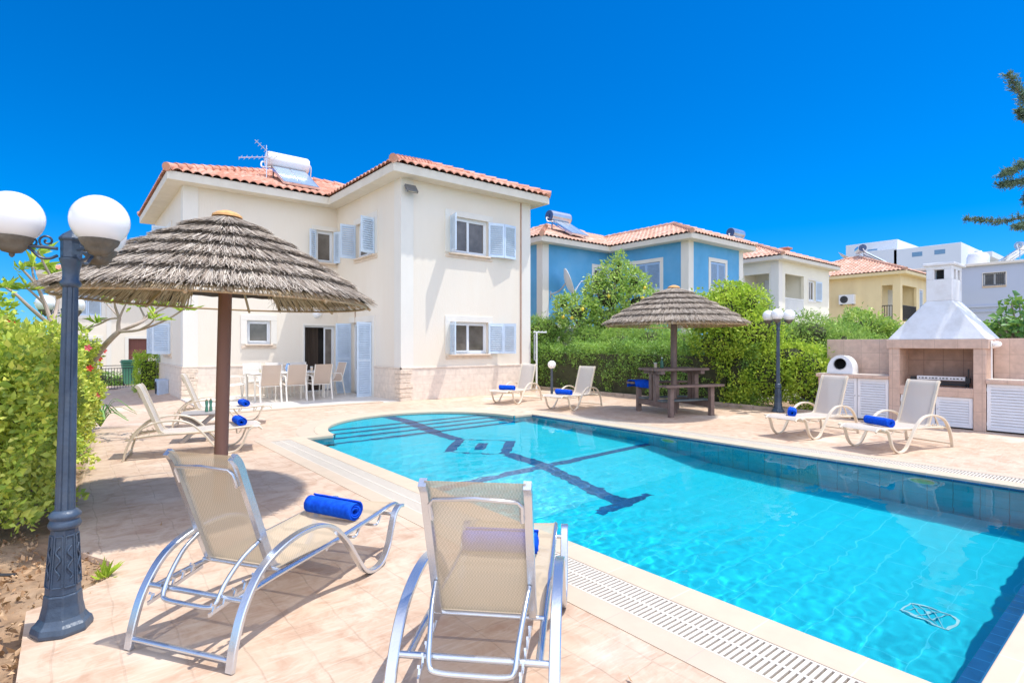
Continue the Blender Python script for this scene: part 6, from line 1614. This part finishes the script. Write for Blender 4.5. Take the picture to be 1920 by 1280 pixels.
# feathery shrubs behind the hedge
FS = [((13.9,12.9),.75,2.05),((14.0,11.7),.7,1.95),((14.1,10.5),.72,2.05),((14.0,9.4),.7,1.95),((13.4,14.6),.9,2.5)]
for i,((x,y),r_,h) in enumerate(FS):
    s_ = thing('feathery_shrub', ['soft feathery green shrub at the left under the lemon tree','soft feathery green shrub directly under the lemon tree crown','soft feathery green shrub between lemon tree and thatched parasol','soft feathery green shrub behind the thatched parasol','taller bushy shrub against the corner of the cream villa'][i], 'shrub', (x,y,0), 0, 'feathery shrubs behind the hedge')
    clumps(s_, [(0,0,h-.55,r_,r_,.62),(.2,.5,h-.75,r_*.7,r_*.7,.5),(0,0,.7,r_*.8,r_*.8,.75)], LF_FEATH, 900, .10, seed=40+i, aspect=.12, up=1.2, name='foliage')
for i,(p,sz,h,lb,mt,ls,asp) in enumerate((((16.6,6.9),1.0,2.35,'feathery grey-green shrub behind the right hedge lamp',LF_FEATH,.11,.12),((18.3,6.6),1.0,2.15,'feathery green shrub left of the barbecue hood',LF_FEATH,.11,.12),((20.0,6.6),1.1,2.5,'leafy green shrub in front of the yellow villa',LF_LEMON,.11,.45),((17.8,8.4),.9,2.3,'mid green shrub between the pale villa and the lamp',LF_HEDGE,.08,.5),((16.2,8.0),.45,3.05,'slim young conifer in front of the pale villa balcony',LF_FEATH,.08,.15))):
    s_ = thing('garden_shrub', lb, 'shrub', (*p,0)); k = sz
    cs_ = [(0,0,h-.6*k,.8*k,.8*k,.6*k),(-.5*k,.6*k,h-.85*k,.6*k,.6*k,.5*k),(.5*k,-.6*k,h-.9*k,.65*k,.6*k,.5*k),(0,0,h*.4,.8*k,.9*k,h*.4)] if sz > .5 else [(0,0,h*.55,.42,.42,h*.32),(0,0,h*.8,.25,.25,h*.22),(0,0,h*.3,.5,.5,.5)]
    clumps(s_, cs_, mt, 620, ls, seed=60+i, aspect=asp, up=.9, name='foliage')
fh = thing('far_hedge', 'level green hedge top behind the garden wall right of the barbecue', 'hedge', (17.2,0,0))
box_hedge(fh, [(-.4,-3),(.5,-3),(.5,3.6),(-.4,3.6)], 1.95, LF_HEDGE, 500, .09, lump=.06, seed=70, base=.9)
fg = thing('fig_plant', 'large-leaved fig plant above the garden wall at the right edge', 'plant', (16.0,2.2,0))
rs = np.random.RandomState(71); Ps = []; Ns = []; b = MB()
for i in range(22):
    a = rs.uniform(0,2*PI); t_ = np.array((.62*math.cos(a)*rs.uniform(.2,1),.62*math.sin(a)*rs.uniform(.2,1),rs.uniform(1.6,2.45))); b.tube(spline([(0,0,0),(t_[0]*.3,t_[1]*.3,1.3),tuple(t_)],5), .03, 6, r1=.014)
    for j in range(16): Ps.append(t_+rs.normal(0,.09,3)); v = rs.normal(0,1,3); v[2] = v[2]*.4+.35; Ns.append(v*1.6)
b.build('branches', BARK, fg, smooth=True); leaves('leaves', np.array(Ps), np.array(Ns), .15, LF_FIG, fg, aspect=.62, seed=72, spread=.2, up=.1)
# conifer whose branch tips reach in from the right
pn = thing('pine_tree', 'dark needled conifer branches reaching in from the right edge against the sky', 'tree', (15.2,.2,0))
O = np.array((15.2,.2,0)); b = MB(); b.tube([(0,0,0),(.05,0,4),(0,.05,9.5)], .16, 10, r1=.05); b.build('trunk', BARK, pn, smooth=True)
rs = np.random.RandomState(73)
BR = [([at(2014,225,10.6),at(1949,215,10.3),at(1916,180,10.2),at(1892,142,10.1)],1),([at(2009,205,10.8),at(1954,225,10.6),at(1924,222,10.5),at(1912,208,10.5)],.7),
      ([at(2034,290,10.5),at(1959,298,10.2),at(1914,310,10.0),at(1880,328,9.9)],1),([at(2034,330,10.4),at(1954,328,10.1),at(1914,340,10.0),at(1876,347,9.9)],1),([at(2009,330,10.3),at(1954,345,10.2),at(1932,362,10.1),at(1926,378,10.0)],.8),
      ([at(2054,385,10.5),at(1985,398,10.2),at(1945,412,10.0),at(1908,426,9.9)],.7)]
paths = [([tuple(np.array(p)-O) for p in pts], q) for pts, q in BR]
for i in range(34):
    z = rs.uniform(2.5,9.2); a = rs.uniform(-2.2,1.7); L = (1.1+.33*(9.6-z))*rs.uniform(.7,1); c, s = math.cos(a), math.sin(a)
    paths.append(([(.2*c,.2*s,z),(L*.5*c,L*.5*s,z-.15),(L*.8*c,L*.8*s,z-.25),(L*c,L*s,z-.1)], .9))
b = MB(); Ps = []; Ns = []
for pts, q in paths:
    root_ = (0,0,pts[0][2]-.25); full = [root_]+list(pts) if abs(pts[0][0])>.3 else list(pts)
    sp_ = spline(full, 8); b.tube(sp_, .035, 6, r1=.008)
    m = len(sp_)
    for i, p in enumerate(sp_):
        t = i/m
        if t < .25: continue
        dirv = np.array(sp_[min(i+1,m-1)]-sp_[max(i-1,0)]); dirv /= np.linalg.norm(dirv)+1e-9
        for j in range(11):                              # short side twigs clothed in needles
            tw = rs.normal(0,1,3); tw -= dirv*tw.dot(dirv)*.6; tw[2] *= .6; tw /= np.linalg.norm(tw); ln = rs.uniform(.06,.23)*q*(1.0-.5*t)
            for k in range(11):
                f = k/10; Ps.append(np.array(p)+(tw*.85+dirv*.5)*ln*f); nv = tw+dirv*.6+rs.normal(0,.6,3); Ns.append(nv)
b.build('branches', BARK, pn, smooth=True)
leaves('needles', np.array(Ps), np.array(Ns), .055, LF_PINE, pn, aspect=.14, seed=74, spread=.35, up=.2)
# stone kerb at the foot of the right hedge
b = MB(); y = 5.0; rs = np.random.RandomState(75)
while y < 16:
    L = rs.uniform(.5,.8); b.box(12.28+rs.normal(0,.004),12.38,y,y+L-.012,-.02,.09+rs.normal(0,.004)); y += L
tag(b.build('kerb', M('kerb_stone', (.45,.36,.28), .9, .2, 6, bump=.5), bevel=.012), 'low stone kerb along the foot of the hedge', 'kerb', kind='structure')
b = MB(); b.add([(12.38,5,.03),(14.5,5,.03),(14.5,17,.03),(12.38,17,.03)],[(0,1,2,3)]); tag(b.build('hedge_bed', SOIL), 'bare soil under the right hedge', 'soil', kind='structure')
